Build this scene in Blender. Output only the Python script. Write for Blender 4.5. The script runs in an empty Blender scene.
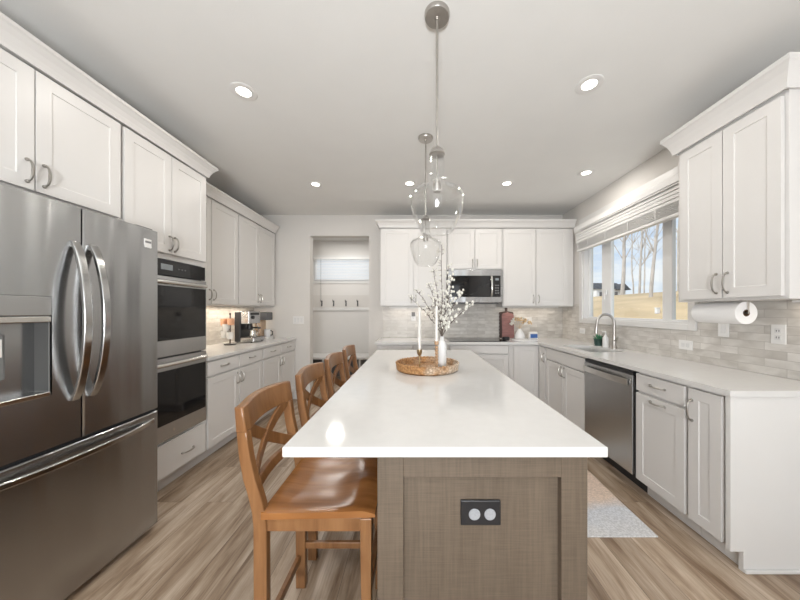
import bpy, math, random
from mathutils import Vector, Matrix, noise
random.seed(7)
C = bpy.context.scene.collection
PI = math.pi
S = bpy.context.scene

# ------------------------------------------------------------------ camera
CAMZ = 1.31
cam = bpy.data.cameras.new('camera')
cam.sensor_fit = 'HORIZONTAL'; cam.sensor_width = 36.0
cam.lens = 36.0 * 290.0 / 800.0
cam.shift_x = -15.0 / 800.0
cam.shift_y = 11.0 / 800.0
cam.clip_start = 0.05; cam.clip_end = 400
camo = bpy.data.objects.new('camera', cam); C.objects.link(camo)
camo.location = (0, 0, CAMZ); camo.rotation_euler = (PI/2, 0, 0)
S.camera = camo

# ------------------------------------------------------------------ world, light, exposure
S.view_settings.view_transform = 'Standard'
S.view_settings.look = 'None'
S.view_settings.gamma = 1.0
S.view_settings.use_curve_mapping = False
S.view_settings.exposure = 0.0
SKY_STRENGTH = 1.05
CAN_POWER = 5.2
CEILING_FILL_POWER = 128.0
MUD_FILL_POWER = 14.0
REAR_POWER = 38.0
UNDER_POWER = 0.8
SUN_POWER = 3.2

W = bpy.data.worlds.new('world'); S.world = W; W.use_nodes = True
nt = W.node_tree; nt.nodes.clear()
def N(nt, t, **kw):
    n = nt.nodes.new(t)
    for k, v in kw.items(): setattr(n, k, v)
    return n
tc = N(nt, 'ShaderNodeTexCoord'); sep = N(nt, 'ShaderNodeSeparateXYZ')
nt.links.new(tc.outputs['Generated'], sep.inputs[0])
rp = N(nt, 'ShaderNodeValToRGB')
rp.color_ramp.elements[0].position = 0.0; rp.color_ramp.elements[0].color = (0.74, 0.84, 0.95, 1)
rp.color_ramp.elements[1].position = 0.55; rp.color_ramp.elements[1].color = (0.24, 0.45, 0.86, 1)
nt.links.new(sep.outputs['Z'], rp.inputs[0])
mp = N(nt, 'ShaderNodeMapping'); mp.inputs['Scale'].default_value = (2.2, 2.2, 7.0)
nt.links.new(tc.outputs['Generated'], mp.inputs[0])
cn = N(nt, 'ShaderNodeTexNoise'); cn.inputs['Scale'].default_value = 2.3; cn.inputs['Detail'].default_value = 8; cn.inputs['Roughness'].default_value = 0.6
nt.links.new(mp.outputs[0], cn.inputs['Vector'])
cr = N(nt, 'ShaderNodeValToRGB'); cr.color_ramp.elements[0].position = 0.38; cr.color_ramp.elements[1].position = 0.62
nt.links.new(cn.outputs['Fac'], cr.inputs[0])
mx = N(nt, 'ShaderNodeMixRGB'); mx.inputs[2].default_value = (0.93, 0.95, 0.98, 1)
nt.links.new(cr.outputs[0], mx.inputs[0]); nt.links.new(rp.outputs[0], mx.inputs[1])
bg = N(nt, 'ShaderNodeBackground'); bg.inputs['Strength'].default_value = SKY_STRENGTH
nt.links.new(mx.outputs[0], bg.inputs['Color'])
wo = N(nt, 'ShaderNodeOutputWorld'); nt.links.new(bg.outputs[0], wo.inputs[0])

def lamp(name, kind, loc, rot, energy, color=(1, 1, 1), parent=None, **kw):
    l = bpy.data.lights.new(name, kind); l.energy = energy; l.color = color
    for k, v in kw.items(): setattr(l, k, v)
    o = bpy.data.objects.new(name, l); o.location = loc; o.rotation_euler = rot; C.objects.link(o)
    if parent: o.parent = parent
    return o
lamp('sun', 'SUN', (-10, -5, 12), (math.radians(18), math.radians(-50), 0), SUN_POWER, (1, 0.95, 0.86), angle=0.02)
# added lamp standing in for daylight at the unseen rear opening
lamp('rear_daylight_fill', 'AREA', (-0.1, -3.9, 1.3), (-PI/2, 0, PI), REAR_POWER, (0.97, 0.985, 1.0), shape='RECTANGLE', size=3.8, size_y=2.1)

# unseen fill lamp added behind the camera, aimed up to brighten the ceiling
lamp('ceiling_fill', 'AREA', (-0.1, -1.7, 1.25), (math.radians(142), 0, 0), CEILING_FILL_POWER, (0.95, 0.98, 1.0), shape='DISK', size=0.8, spread=PI)
# daylight falling on the mudroom window from outside
lamp('mudroom_daylight', 'AREA', (-1.5, 7.6, 3.6), (math.radians(-48), 0, 0), 90.0, (0.97, 0.985, 1.0), shape='RECTANGLE', size=1.6, size_y=1.0)

# ------------------------------------------------------------------ materials
def pmat(name, col, rough=0.5, metal=0.0, noise_s=None, noise_amt=0.06, bump=0.0, bump_s=60.0, stretch=(1, 1, 1), spec=0.5, coat=0.0, aniso=0.0, trans=0.0):
    m = bpy.data.materials.new(name); m.use_nodes = True
    t = m.node_tree; b = t.nodes['Principled BSDF']
    b.inputs['Roughness'].default_value = rough; b.inputs['Metallic'].default_value = metal
    b.inputs['Specular IOR Level'].default_value = spec
    b.inputs['Coat Weight'].default_value = coat
    b.inputs['Anisotropic'].default_value = aniso
    b.inputs['Transmission Weight'].default_value = trans
    c = tuple(col) + (1,)
    tcn = N(t, 'ShaderNodeTexCoord'); mpn = N(t, 'ShaderNodeMapping'); mpn.inputs['Scale'].default_value = stretch
    t.links.new(tcn.outputs['Object'], mpn.inputs[0])
    nz = N(t, 'ShaderNodeTexNoise'); nz.inputs['Scale'].default_value = noise_s or 4.0; nz.inputs['Detail'].default_value = 5
    t.links.new(mpn.outputs[0], nz.inputs['Vector'])
    r = N(t, 'ShaderNodeValToRGB')
    a = noise_amt
    r.color_ramp.elements[0].position = 0.3; r.color_ramp.elements[1].position = 0.7
    r.color_ramp.elements[0].color = (c[0]*(1-a), c[1]*(1-a), c[2]*(1-a), 1)
    r.color_ramp.elements[1].color = (min(1, c[0]*(1+a)), min(1, c[1]*(1+a)), min(1, c[2]*(1+a)), 1)
    t.links.new(nz.outputs['Fac'], r.inputs[0]); t.links.new(r.outputs[0], b.inputs['Base Color'])
    if bump > 0:
        n2 = N(t, 'ShaderNodeTexNoise'); n2.inputs['Scale'].default_value = bump_s; n2.inputs['Detail'].default_value = 3
        t.links.new(mpn.outputs[0], n2.inputs['Vector'])
        bp = N(t, 'ShaderNodeBump'); bp.inputs['Strength'].default_value = bump; bp.inputs['Distance'].default_value = 0.01
        t.links.new(n2.outputs['Fac'], bp.inputs['Height']); t.links.new(bp.outputs[0], b.inputs['Normal'])
    return m

M = {}
M['cab'] = pmat('cabinet_paint', (0.665, 0.648, 0.63), 0.38, noise_amt=0.012, noise_s=2)
M['wall'] = pmat('wall_paint', (0.66, 0.635, 0.605), 0.85, noise_amt=0.015, noise_s=3, bump=0.05, bump_s=180)
M['ceil'] = pmat('ceiling_paint', (0.79, 0.785, 0.768), 0.9, noise_amt=0.01, bump=0.05, bump_s=150)
M['trim'] = pmat('white_trim', (0.70, 0.69, 0.675), 0.4, noise_amt=0.01)
M['vinyl'] = pmat('window_vinyl', (0.76, 0.76, 0.755), 0.35, noise_amt=0.01)
M['quartz'] = pmat('white_quartz', (0.68, 0.67, 0.655), 0.09, noise_s=22, noise_amt=0.018, spec=0.5)
M['nickel'] = pmat('brushed_nickel', (0.48, 0.455, 0.43), 0.3, 1.0, noise_amt=0.05, noise_s=30)
M['pull'] = pmat('pull_nickel', (0.42, 0.40, 0.37), 0.28, 1.0, noise_amt=0.05, noise_s=30)
M['chrome'] = pmat('bright_steel', (0.74, 0.73, 0.71), 0.2, 1.0, noise_amt=0.03, noise_s=10)
M['fhandle'] = pmat('polished_handle', (0.50, 0.50, 0.495), 0.16, 1.0, noise_amt=0.03, noise_s=10)
M['sinksteel'] = pmat('satin_sink_steel', (0.62, 0.62, 0.61), 0.45, 0.6, noise_amt=0.03, noise_s=10)
M['black'] = pmat('black_plastic', (0.018, 0.018, 0.02), 0.35, noise_amt=0.1)
M['bglass'] = pmat('black_oven_glass', (0.012, 0.012, 0.013), 0.05, noise_amt=0.1, spec=0.45)
M['dark'] = pmat('dark_gap', (0.03, 0.03, 0.032), 0.7, noise_amt=0.1)
M['greyplastic'] = pmat('grey_plastic', (0.20, 0.20, 0.20), 0.4, noise_amt=0.05)
M['greysteel'] = pmat('painted_steel_side', (0.13, 0.13, 0.135), 0.5, 0.3, noise_amt=0.05)
M['white'] = pmat('white_ceramic', (0.72, 0.715, 0.71), 0.25, noise_amt=0.02)
M['whiteplastic'] = pmat('white_plastic', (0.76, 0.75, 0.735), 0.35, noise_amt=0.01)
M['peach'] = pmat('peach_glaze', (0.72, 0.40, 0.25), 0.3, noise_amt=0.12, noise_s=14)
M['paper'] = pmat('white_paper', (0.86, 0.85, 0.84), 0.9, noise_amt=0.02, bump=0.15, bump_s=90)
M['card'] = pmat('cardboard', (0.17, 0.11, 0.07), 0.8, noise_amt=0.1)
M['wax'] = pmat('candle_wax', (0.70, 0.68, 0.64), 0.4, noise_amt=0.02)
M['brass'] = pmat('aged_brass', (0.42, 0.31, 0.17), 0.32, 1.0, noise_amt=0.12, noise_s=20)
M['pinkboard'] = pmat('mauve_board', (0.27, 0.13, 0.12), 0.5, noise_s=6, noise_amt=0.25, stretch=(1, 1, 6))
M['darkboard'] = pmat('dark_walnut', (0.07, 0.04, 0.032), 0.5, noise_s=6, noise_amt=0.25)
M['twig'] = pmat('twig_bark', (0.11, 0.085, 0.07), 0.8, noise_amt=0.25, noise_s=40)
M['bloom'] = pmat('white_blossom', (0.70, 0.68, 0.62), 0.7, noise_amt=0.06, noise_s=40)
M['dryflower'] = pmat('dried_flower', (0.68, 0.50, 0.30), 0.8, noise_amt=0.25, noise_s=30)
M['green'] = pmat('succulent_green', (0.07, 0.22, 0.12), 0.55, noise_amt=0.3, noise_s=30)
M['teal'] = pmat('teal_pot', (0.03, 0.07, 0.06), 0.35, noise_amt=0.1)
M['blue'] = pmat('blue_label', (0.04, 0.12, 0.36), 0.4, noise_amt=0.1)
M['beige'] = pmat('beige_panel', (0.50, 0.36, 0.25), 0.5, noise_amt=0.08, noise_s=8)
M['bark'] = pmat('tree_bark', (0.46, 0.42, 0.39), 0.9, noise_amt=0.25, noise_s=5, stretch=(1, 1, .3))
M['roof'] = pmat('dark_shingle', (0.05, 0.055, 0.065), 0.9, noise_amt=0.2, noise_s=3)
M['siding'] = pmat('white_siding', (0.75, 0.76, 0.78), 0.7, noise_amt=0.03)
M['hill'] = pmat('distant_trees', (0.23, 0.25, 0.28), 1.0, noise_amt=0.2, noise_s=0.4)
M['lawn'] = pmat('winter_lawn', (0.56, 0.42, 0.25), 1.0, noise_amt=0.22, noise_s=0.6, stretch=(1, .35, 1))
M['mud'] = pmat('mudroom_panel', (0.70, 0.68, 0.655), 0.5, noise_amt=0.01)

def steel_mat(name, col, rough, wob=0.25):
    m = bpy.data.materials.new(name); m.use_nodes = True
    t = m.node_tree; b = t.nodes['Principled BSDF']
    b.inputs['Metallic'].default_value = 1.0
    b.inputs['Anisotropic'].default_value = 0.8; b.inputs['Anisotropic Rotation'].default_value = 0.25
    tcn = N(t, 'ShaderNodeTexCoord'); mpn = N(t, 'ShaderNodeMapping'); mpn.inputs['Scale'].default_value = (3, 3, 300)
    t.links.new(tcn.outputs['Object'], mpn.inputs[0])
    nz = N(t, 'ShaderNodeTexNoise'); nz.inputs['Scale'].default_value = 2.0; nz.inputs['Detail'].default_value = 3
    t.links.new(mpn.outputs[0], nz.inputs['Vector'])
    r = N(t, 'ShaderNodeMapRange'); r.inputs['To Min'].default_value = rough*0.95; r.inputs['To Max'].default_value = rough*1.05
    t.links.new(nz.outputs['Fac'], r.inputs[0]); t.links.new(r.outputs[0], b.inputs['Roughness'])
    cr = N(t, 'ShaderNodeValToRGB')
    cr.color_ramp.elements[0].color = tuple(x*0.985 for x in col) + (1,); cr.color_ramp.elements[1].color = tuple(min(1, x*1.015) for x in col) + (1,)
    t.links.new(nz.outputs['Fac'], cr.inputs[0]); t.links.new(cr.outputs[0], b.inputs['Base Color'])
    m2 = N(t, 'ShaderNodeMapping'); m2.inputs['Scale'].default_value = (6, 1, 0.35)
    t.links.new(tcn.outputs['Object'], m2.inputs[0])
    n2 = N(t, 'ShaderNodeTexNoise'); n2.inputs['Scale'].default_value = 1.0; n2.inputs['Detail'].default_value = 1
    t.links.new(m2.outputs[0], n2.inputs['Vector'])
    bp = N(t, 'ShaderNodeBump'); bp.inputs['Strength'].default_value = wob; bp.inputs['Distance'].default_value = 0.02
    t.links.new(n2.outputs['Fac'], bp.inputs['Height']); t.links.new(bp.outputs[0], b.inputs['Normal'])
    tn = N(t, 'ShaderNodeTangent'); tn.direction_type = 'RADIAL'; tn.axis = 'Z'
    t.links.new(tn.outputs[0], b.inputs['Tangent'])
    return m
M['steel'] = steel_mat('stainless_steel', (0.44, 0.445, 0.45), 0.24, 0.6)
M['steel2'] = steel_mat('stainless_steel_light', (0.50, 0.505, 0.51), 0.25, 0.08)

def glass_mat(name, tint=(1, 1, 1), refl=0.9, base=0.03):
    m = bpy.data.materials.new(name); m.use_nodes = True
    t = m.node_tree; t.nodes.clear()
    o = N(t, 'ShaderNodeOutputMaterial'); mix = N(t, 'ShaderNodeMixShader')
    tr = N(t, 'ShaderNodeBsdfTransparent'); tr.inputs[0].default_value = tint + (1,)
    gl = N(t, 'ShaderNodeBsdfGlossy'); gl.inputs['Roughness'].default_value = 0.02; gl.inputs[0].default_value = (1, 1, 1, 1)
    lw = N(t, 'ShaderNodeLayerWeight'); lw.inputs['Blend'].default_value = 0.5
    pw = N(t, 'ShaderNodeMath', operation='POWER'); pw.inputs[1].default_value = 3.2
    mr = N(t, 'ShaderNodeMapRange'); mr.inputs['To Min'].default_value = base; mr.inputs['To Max'].default_value = refl
    t.links.new(lw.outputs['Facing'], pw.inputs[0]); t.links.new(pw.outputs[0], mr.inputs[0])
    t.links.new(mr.outputs[0], mix.inputs[0]); t.links.new(tr.outputs[0], mix.inputs[1]); t.links.new(gl.outputs[0], mix.inputs[2])
    t.links.new(mix.outputs[0], o.inputs[0])
    return m
M['pane'] = glass_mat('window_glass', (0.97, 0.985, 0.98), 0.25, 0.02)
M['pglass'] = glass_mat('pendant_glass', (0.985, 0.988, 0.988), 0.85, 0.02)

def emit_mat(name, col, st):
    m = bpy.data.materials.new(name); m.use_nodes = True
    b = m.node_tree.nodes['Principled BSDF']
    b.inputs['Base Color'].default_value = col + (1,)
    b.inputs['Emission Color'].default_value = col + (1,); b.inputs['Emission Strength'].default_value = st
    return m
M['lens'] = emit_mat('lit_lens', (1.0, 0.95, 0.86), 6.0)
M['display'] = emit_mat('clock_display', (0.20, 0.22, 0.23), 0.25)

def wood_mat(name, c1, c2, scale=3.0, stretch=(10, 10, 0.8), rough=0.35, coat=0.0, bump=0.05):
    m = bpy.data.materials.new(name); m.use_nodes = True
    t = m.node_tree; b = t.nodes['Principled BSDF']
    b.inputs['Roughness'].default_value = rough; b.inputs['Coat Weight'].default_value = coat; b.inputs['Coat Roughness'].default_value = 0.2
    tcn = N(t, 'ShaderNodeTexCoord'); mpn = N(t, 'ShaderNodeMapping'); mpn.inputs['Scale'].default_value = stretch
    t.links.new(tcn.outputs['Object'], mpn.inputs[0])
    nz = N(t, 'ShaderNodeTexNoise'); nz.inputs['Scale'].default_value = scale; nz.inputs['Detail'].default_value = 8; nz.inputs['Distortion'].default_value = 0.6
    t.links.new(mpn.outputs[0], nz.inputs['Vector'])
    r = N(t, 'ShaderNodeValToRGB'); r.color_ramp.elements[0].position = 0.32; r.color_ramp.elements[1].position = 0.68
    r.color_ramp.elements[0].color = c1 + (1,); r.color_ramp.elements[1].color = c2 + (1,)
    t.links.new(nz.outputs['Fac'], r.inputs[0]); t.links.new(r.outputs[0], b.inputs['Base Color'])
    bp = N(t, 'ShaderNodeBump'); bp.inputs['Strength'].default_value = bump; bp.inputs['Distance'].default_value = 0.005
    t.links.new(nz.outputs['Fac'], bp.inputs['Height']); t.links.new(bp.outputs[0], b.inputs['Normal'])
    return m
M['stool'] = wood_mat('honey_oak', (0.20, 0.088, 0.032), (0.315, 0.155, 0.064), 3, (9, 9, 1.2), 0.3, 0.15)
M['stoolseat'] = wood_mat('honey_oak_seat', (0.255, 0.098, 0.027), (0.37, 0.155, 0.047), 3, (1.2, 10, 4), 0.26, 0.25)
M['bead'] = wood_mat('light_turned_wood', (0.36, 0.22, 0.12), (0.5, 0.33, 0.2), 6, (8, 8, 1))

# island: taupe stained wood with a fine linen-like cross grain
def island_mat():
    m = bpy.data.materials.new('taupe_island_wood'); m.use_nodes = True
    t = m.node_tree; b = t.nodes['Principled BSDF']; b.inputs['Roughness'].default_value = 0.5
    tcn = N(t, 'ShaderNodeTexCoord')
    facs = []
    for sc in ((60, 60, 2.5), (4, 4, 120), (5, 5, 1.0)):
        mpn = N(t, 'ShaderNodeMapping'); mpn.inputs['Scale'].default_value = sc
        t.links.new(tcn.outputs['Object'], mpn.inputs[0])
        nz = N(t, 'ShaderNodeTexNoise'); nz.inputs['Scale'].default_value = 2.5; nz.inputs['Detail'].default_value = 4
        t.links.new(mpn.outputs[0], nz.inputs['Vector']); facs.append(nz.outputs['Fac'])
    a = N(t, 'ShaderNodeMath', operation='ADD'); t.links.new(facs[0], a.inputs[0]); t.links.new(facs[1], a.inputs[1])
    a2 = N(t, 'ShaderNodeMath', operation='ADD'); t.links.new(a.outputs[0], a2.inputs[0]); t.links.new(facs[2], a2.inputs[1])
    d = N(t, 'ShaderNodeMath', operation='DIVIDE'); d.inputs[1].default_value = 3; t.links.new(a2.outputs[0], d.inputs[0])
    r = N(t, 'ShaderNodeValToRGB'); r.color_ramp.elements[0].position = 0.38; r.color_ramp.elements[1].position = 0.62
    r.color_ramp.elements[0].color = (0.104, 0.078, 0.055, 1); r.color_ramp.elements[1].color = (0.156, 0.119, 0.086, 1)
    t.links.new(d.outputs[0], r.inputs[0]); t.links.new(r.outputs[0], b.inputs['Base Color'])
    return m
M['island'] = island_mat()

def floor_mat():
    m = bpy.data.materials.new('plank_floor'); m.use_nodes = True
    t = m.node_tree; b = t.nodes['Principled BSDF']; b.inputs['Roughness'].default_value = 0.42
    tcn = N(t, 'ShaderNodeTexCoord'); s = N(t, 'ShaderNodeSeparateXYZ'); cb = N(t, 'ShaderNodeCombineXYZ')
    t.links.new(tcn.outputs['Object'], s.inputs[0])
    t.links.new(s.outputs['Y'], cb.inputs['X']); t.links.new(s.outputs['X'], cb.inputs['Y'])
    br = N(t, 'ShaderNodeTexBrick'); br.offset = 0.37; br.offset_frequency = 2
    br.inputs['Scale'].default_value = 1.0; br.inputs['Brick Width'].default_value = 1.22; br.inputs['Row Height'].default_value = 0.178
    br.inputs['Mortar Size'].default_value = 0.0012; br.inputs['Mortar Smooth'].default_value = 0.3; br.inputs['Bias'].default_value = 0
    br.inputs['Color1'].default_value = (0, 0, 0, 1); br.inputs['Color2'].default_value = (1, 1, 1, 1); br.inputs['Mortar'].default_value = (0.5, 0.5, 0.5, 1)
    t.links.new(cb.outputs[0], br.inputs['Vector'])
    # grain shifted per plank
    mv = N(t, 'ShaderNodeVectorMath', operation='MULTIPLY_ADD'); mv.inputs[1].default_value = (9, 5, 3)
    t.links.new(br.outputs['Color'], mv.inputs[0]); t.links.new(cb.outputs[0], mv.inputs[2])
    mp1 = N(t, 'ShaderNodeMapping'); mp1.inputs['Scale'].default_value = (0.8, 6.5, 1)
    t.links.new(mv.outputs[0], mp1.inputs[0])
    n1 = N(t, 'ShaderNodeTexNoise'); n1.inputs['Scale'].default_value = 1.7; n1.inputs['Detail'].default_value = 9; n1.inputs['Roughness'].default_value = 0.62; n1.inputs['Distortion'].default_value = 0.5
    t.links.new(mp1.outputs[0], n1.inputs['Vector'])
    mp2 = N(t, 'ShaderNodeMapping'); mp2.inputs['Scale'].default_value = (2.5, 70, 1)
    t.links.new(mv.outputs[0], mp2.inputs[0])
    n2 = N(t, 'ShaderNodeTexNoise'); n2.inputs['Scale'].default_value = 2; n2.inputs['Detail'].default_value = 4
    t.links.new(mp2.outputs[0], n2.inputs['Vector'])
    r1 = N(t, 'ShaderNodeValToRGB'); r1.color_ramp.elements[0].position = 0.36; r1.color_ramp.elements[1].position = 0.64
    r1.color_ramp.elements[0].color = (0.235, 0.155, 0.098, 1); r1.color_ramp.elements[1].color = (0.60, 0.495, 0.395, 1)
    e = r1.color_ramp.elements.new(0.5); e.color = (0.43, 0.33, 0.24, 1)
    t.links.new(n1.outputs['Fac'], r1.inputs[0])
    r2 = N(t, 'ShaderNodeValToRGB'); r2.color_ramp.elements[0].position = 0.35; r2.color_ramp.elements[1].position = 0.6
    r2.color_ramp.elements[0].color = (0.84, 0.83, 0.82, 1); r2.color_ramp.elements[1].color = (1, 1, 1, 1)
    t.links.new(n2.outputs['Fac'], r2.inputs[0])
    m1 = N(t, 'ShaderNodeMixRGB', blend_type='MULTIPLY'); m1.inputs[0].default_value = 1
    t.links.new(r1.outputs[0], m1.inputs[1]); t.links.new(r2.outputs[0], m1.inputs[2])
    r3 = N(t, 'ShaderNodeValToRGB'); r3.color_ramp.elements[0].color = (0.74, 0.71, 0.68, 1); r3.color_ramp.elements[1].color = (1.10, 1.10, 1.10, 1)
    t.links.new(br.outputs['Color'], r3.inputs[0])
    m2 = N(t, 'ShaderNodeMixRGB', blend_type='MULTIPLY'); m2.inputs[0].default_value = 1
    t.links.new(m1.outputs[0], m2.inputs[1]); t.links.new(r3.outputs[0], m2.inputs[2])
    m3 = N(t, 'ShaderNodeMixRGB'); m3.inputs[2].default_value = (0.12, 0.085, 0.06, 1)
    t.links.new(br.outputs['Fac'], m3.inputs[0]); t.links.new(m2.outputs[0], m3.inputs[1])
    t.links.new(m3.outputs[0], b.inputs['Base Color'])
    bp = N(t, 'ShaderNodeBump'); bp.inputs['Strength'].default_value = 0.12; bp.inputs['Distance'].default_value = 0.003
    t.links.new(n2.outputs['Fac'], bp.inputs['Height']); t.links.new(bp.outputs[0], b.inputs['Normal'])
    return m
M['floor'] = floor_mat()

def tile_mat(name, axis):
    m = bpy.data.materials.new(name); m.use_nodes = True
    t = m.node_tree; b = t.nodes['Principled BSDF']; b.inputs['Roughness'].default_value = 0.3
    tcn = N(t, 'ShaderNodeTexCoord'); s = N(t, 'ShaderNodeSeparateXYZ'); cb = N(t, 'ShaderNodeCombineXYZ')
    t.links.new(tcn.outputs['Object'], s.inputs[0])
    t.links.new(s.outputs[axis], cb.inputs['X']); t.links.new(s.outputs['Z'], cb.inputs['Y'])
    br = N(t, 'ShaderNodeTexBrick'); br.offset = 0.43
    br.inputs['Scale'].default_value = 1.0; br.inputs['Brick Width'].default_value = 0.26; br.inputs['Row Height'].default_value = 0.0508
    br.inputs['Mortar Size'].default_value = 0.0014; br.inputs['Mortar Smooth'].default_value = 0.2
    br.inputs['Color1'].default_value = (0.0, 0.0, 0.0, 1); br.inputs['Color2'].default_value = (1, 1, 1, 1); br.inputs['Mortar'].default_value = (.5, .5, .5, 1)
    t.links.new(cb.outputs[0], br.inputs['Vector'])
    mv = N(t, 'ShaderNodeVectorMath', operation='MULTIPLY_ADD'); mv.inputs[1].default_value = (5, 9, 3)
    t.links.new(br.outputs['Color'], mv.inputs[0]); t.links.new(cb.outputs[0], mv.inputs[2])
    mp1 = N(t, 'ShaderNodeMapping'); mp1.inputs['Scale'].default_value = (4, 8, 1)
    t.links.new(mv.outputs[0], mp1.inputs[0])
    n1 = N(t, 'ShaderNodeTexNoise'); n1.inputs['Scale'].default_value = 1.7; n1.inputs['Detail'].default_value = 6; n1.inputs['Distortion'].default_value = 0.5
    t.links.new(mp1.outputs[0], n1.inputs['Vector'])
    r1 = N(t, 'ShaderNodeValToRGB'); r1.color_ramp.elements[0].position = 0.28; r1.color_ramp.elements[1].position = 0.66
    r1.color_ramp.elements[0].color = (0.47, 0.44, 0.405, 1); r1.color_ramp.elements[1].color = (0.66, 0.635, 0.60, 1)
    t.links.new(n1.outputs['Fac'], r1.inputs[0])
    r3 = N(t, 'ShaderNodeValToRGB'); r3.color_ramp.elements[0].color = (0.90, 0.895, 0.885, 1); r3.color_ramp.elements[1].color = (1.04, 1.04, 1.04, 1)
    t.links.new(br.outputs['Color'], r3.inputs[0])
    m2 = N(t, 'ShaderNodeMixRGB', blend_type='MULTIPLY'); m2.inputs[0].default_value = 1
    t.links.new(r1.outputs[0], m2.inputs[1]); t.links.new(r3.outputs[0], m2.inputs[2])
    m3 = N(t, 'ShaderNodeMixRGB'); m3.inputs[2].default_value = (0.40, 0.37, 0.34, 1)
    t.links.new(br.outputs['Fac'], m3.inputs[0]); t.links.new(m2.outputs[0], m3.inputs[1])
    t.links.new(m3.outputs[0], b.inputs['Base Color'])
    inv = N(t, 'ShaderNodeMath', operation='SUBTRACT'); inv.inputs[0].default_value = 1; t.links.new(br.outputs['Fac'], inv.inputs[1])
    bp = N(t, 'ShaderNodeBump'); bp.inputs['Strength'].default_value = 0.4; bp.inputs['Distance'].default_value = 0.002
    t.links.new(inv.outputs[0], bp.inputs['Height']); t.links.new(bp.outputs[0], b.inputs['Normal'])
    return m
M['tile_x'] = tile_mat('stone_tile_back', 'X')
M['tile_y'] = tile_mat('stone_tile_side', 'Y')

def rug_mat():
    m = bpy.data.materials.new('faded_rug'); m.use_nodes = True
    t = m.node_tree; b = t.nodes['Principled BSDF']; b.inputs['Roughness'].default_value = 1.0
    tcn = N(t, 'ShaderNodeTexCoord')
    n1 = N(t, 'ShaderNodeTexNoise'); n1.inputs['Scale'].default_value = 2.2; n1.inputs['Detail'].default_value = 3
    t.links.new(tcn.outputs['Object'], n1.inputs['Vector'])
    sp = N(t, 'ShaderNodeSeparateXYZ'); t.links.new(tcn.outputs['Object'], sp.inputs[0])
    ma = N(t, 'ShaderNodeMath', operation='MULTIPLY_ADD'); ma.inputs[1].default_value = 0.6; ma.inputs[2].default_value = 0.56
    t.links.new(sp.outputs['Y'], ma.inputs[0])
    ad = N(t, 'ShaderNodeMath', operation='MULTIPLY_ADD'); ad.inputs[1].default_value = 0.5
    t.links.new(n1.outputs['Fac'], ad.inputs[0]); t.links.new(ma.outputs[0], ad.inputs[2])
    fr = N(t, 'ShaderNodeMath', operation='FRACT'); t.links.new(ad.outputs[0], fr.inputs[0])
    r = N(t, 'ShaderNodeValToRGB'); r.color_ramp.elements[0].position = 0.0; r.color_ramp.elements[0].color = (0.68, 0.64, 0.60, 1)
    r.color_ramp.elements[1].position = 1.0; r.color_ramp.elements[1].color = (0.55, 0.53, 0.52, 1)
    for p, c in ((0.48, (0.66, 0.66, 0.67)), (0.58, (0.60, 0.62, 0.66)), (0.70, (0.68, 0.54, 0.44)), (0.87, (0.64, 0.50, 0.41))):
        e = r.color_ramp.elements.new(p); e.color = c + (1,)
    t.links.new(fr.outputs[0], r.inputs[0])
    n2 = N(t, 'ShaderNodeTexNoise'); n2.inputs['Scale'].default_value = 90; n2.inputs['Detail'].default_value = 2
    t.links.new(tcn.outputs['Object'], n2.inputs['Vector'])
    r2 = N(t, 'ShaderNodeValToRGB'); r2.color_ramp.elements[0].position = 0.35; r2.color_ramp.elements[1].position = 0.65
    r2.color_ramp.elements[0].color = (0.80, 0.80, 0.80, 1); r2.color_ramp.elements[1].color = (1.08, 1.08, 1.08, 1)
    t.links.new(n2.outputs['Fac'], r2.inputs[0])
    m2 = N(t, 'ShaderNodeMixRGB', blend_type='MULTIPLY'); m2.inputs[0].default_value = 1
    t.links.new(r.outputs[0], m2.inputs[1]); t.links.new(r2.outputs[0], m2.inputs[2]); t.links.new(m2.outputs[0], b.inputs['Base Color'])
    return m
M['rug'] = rug_mat()

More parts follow.
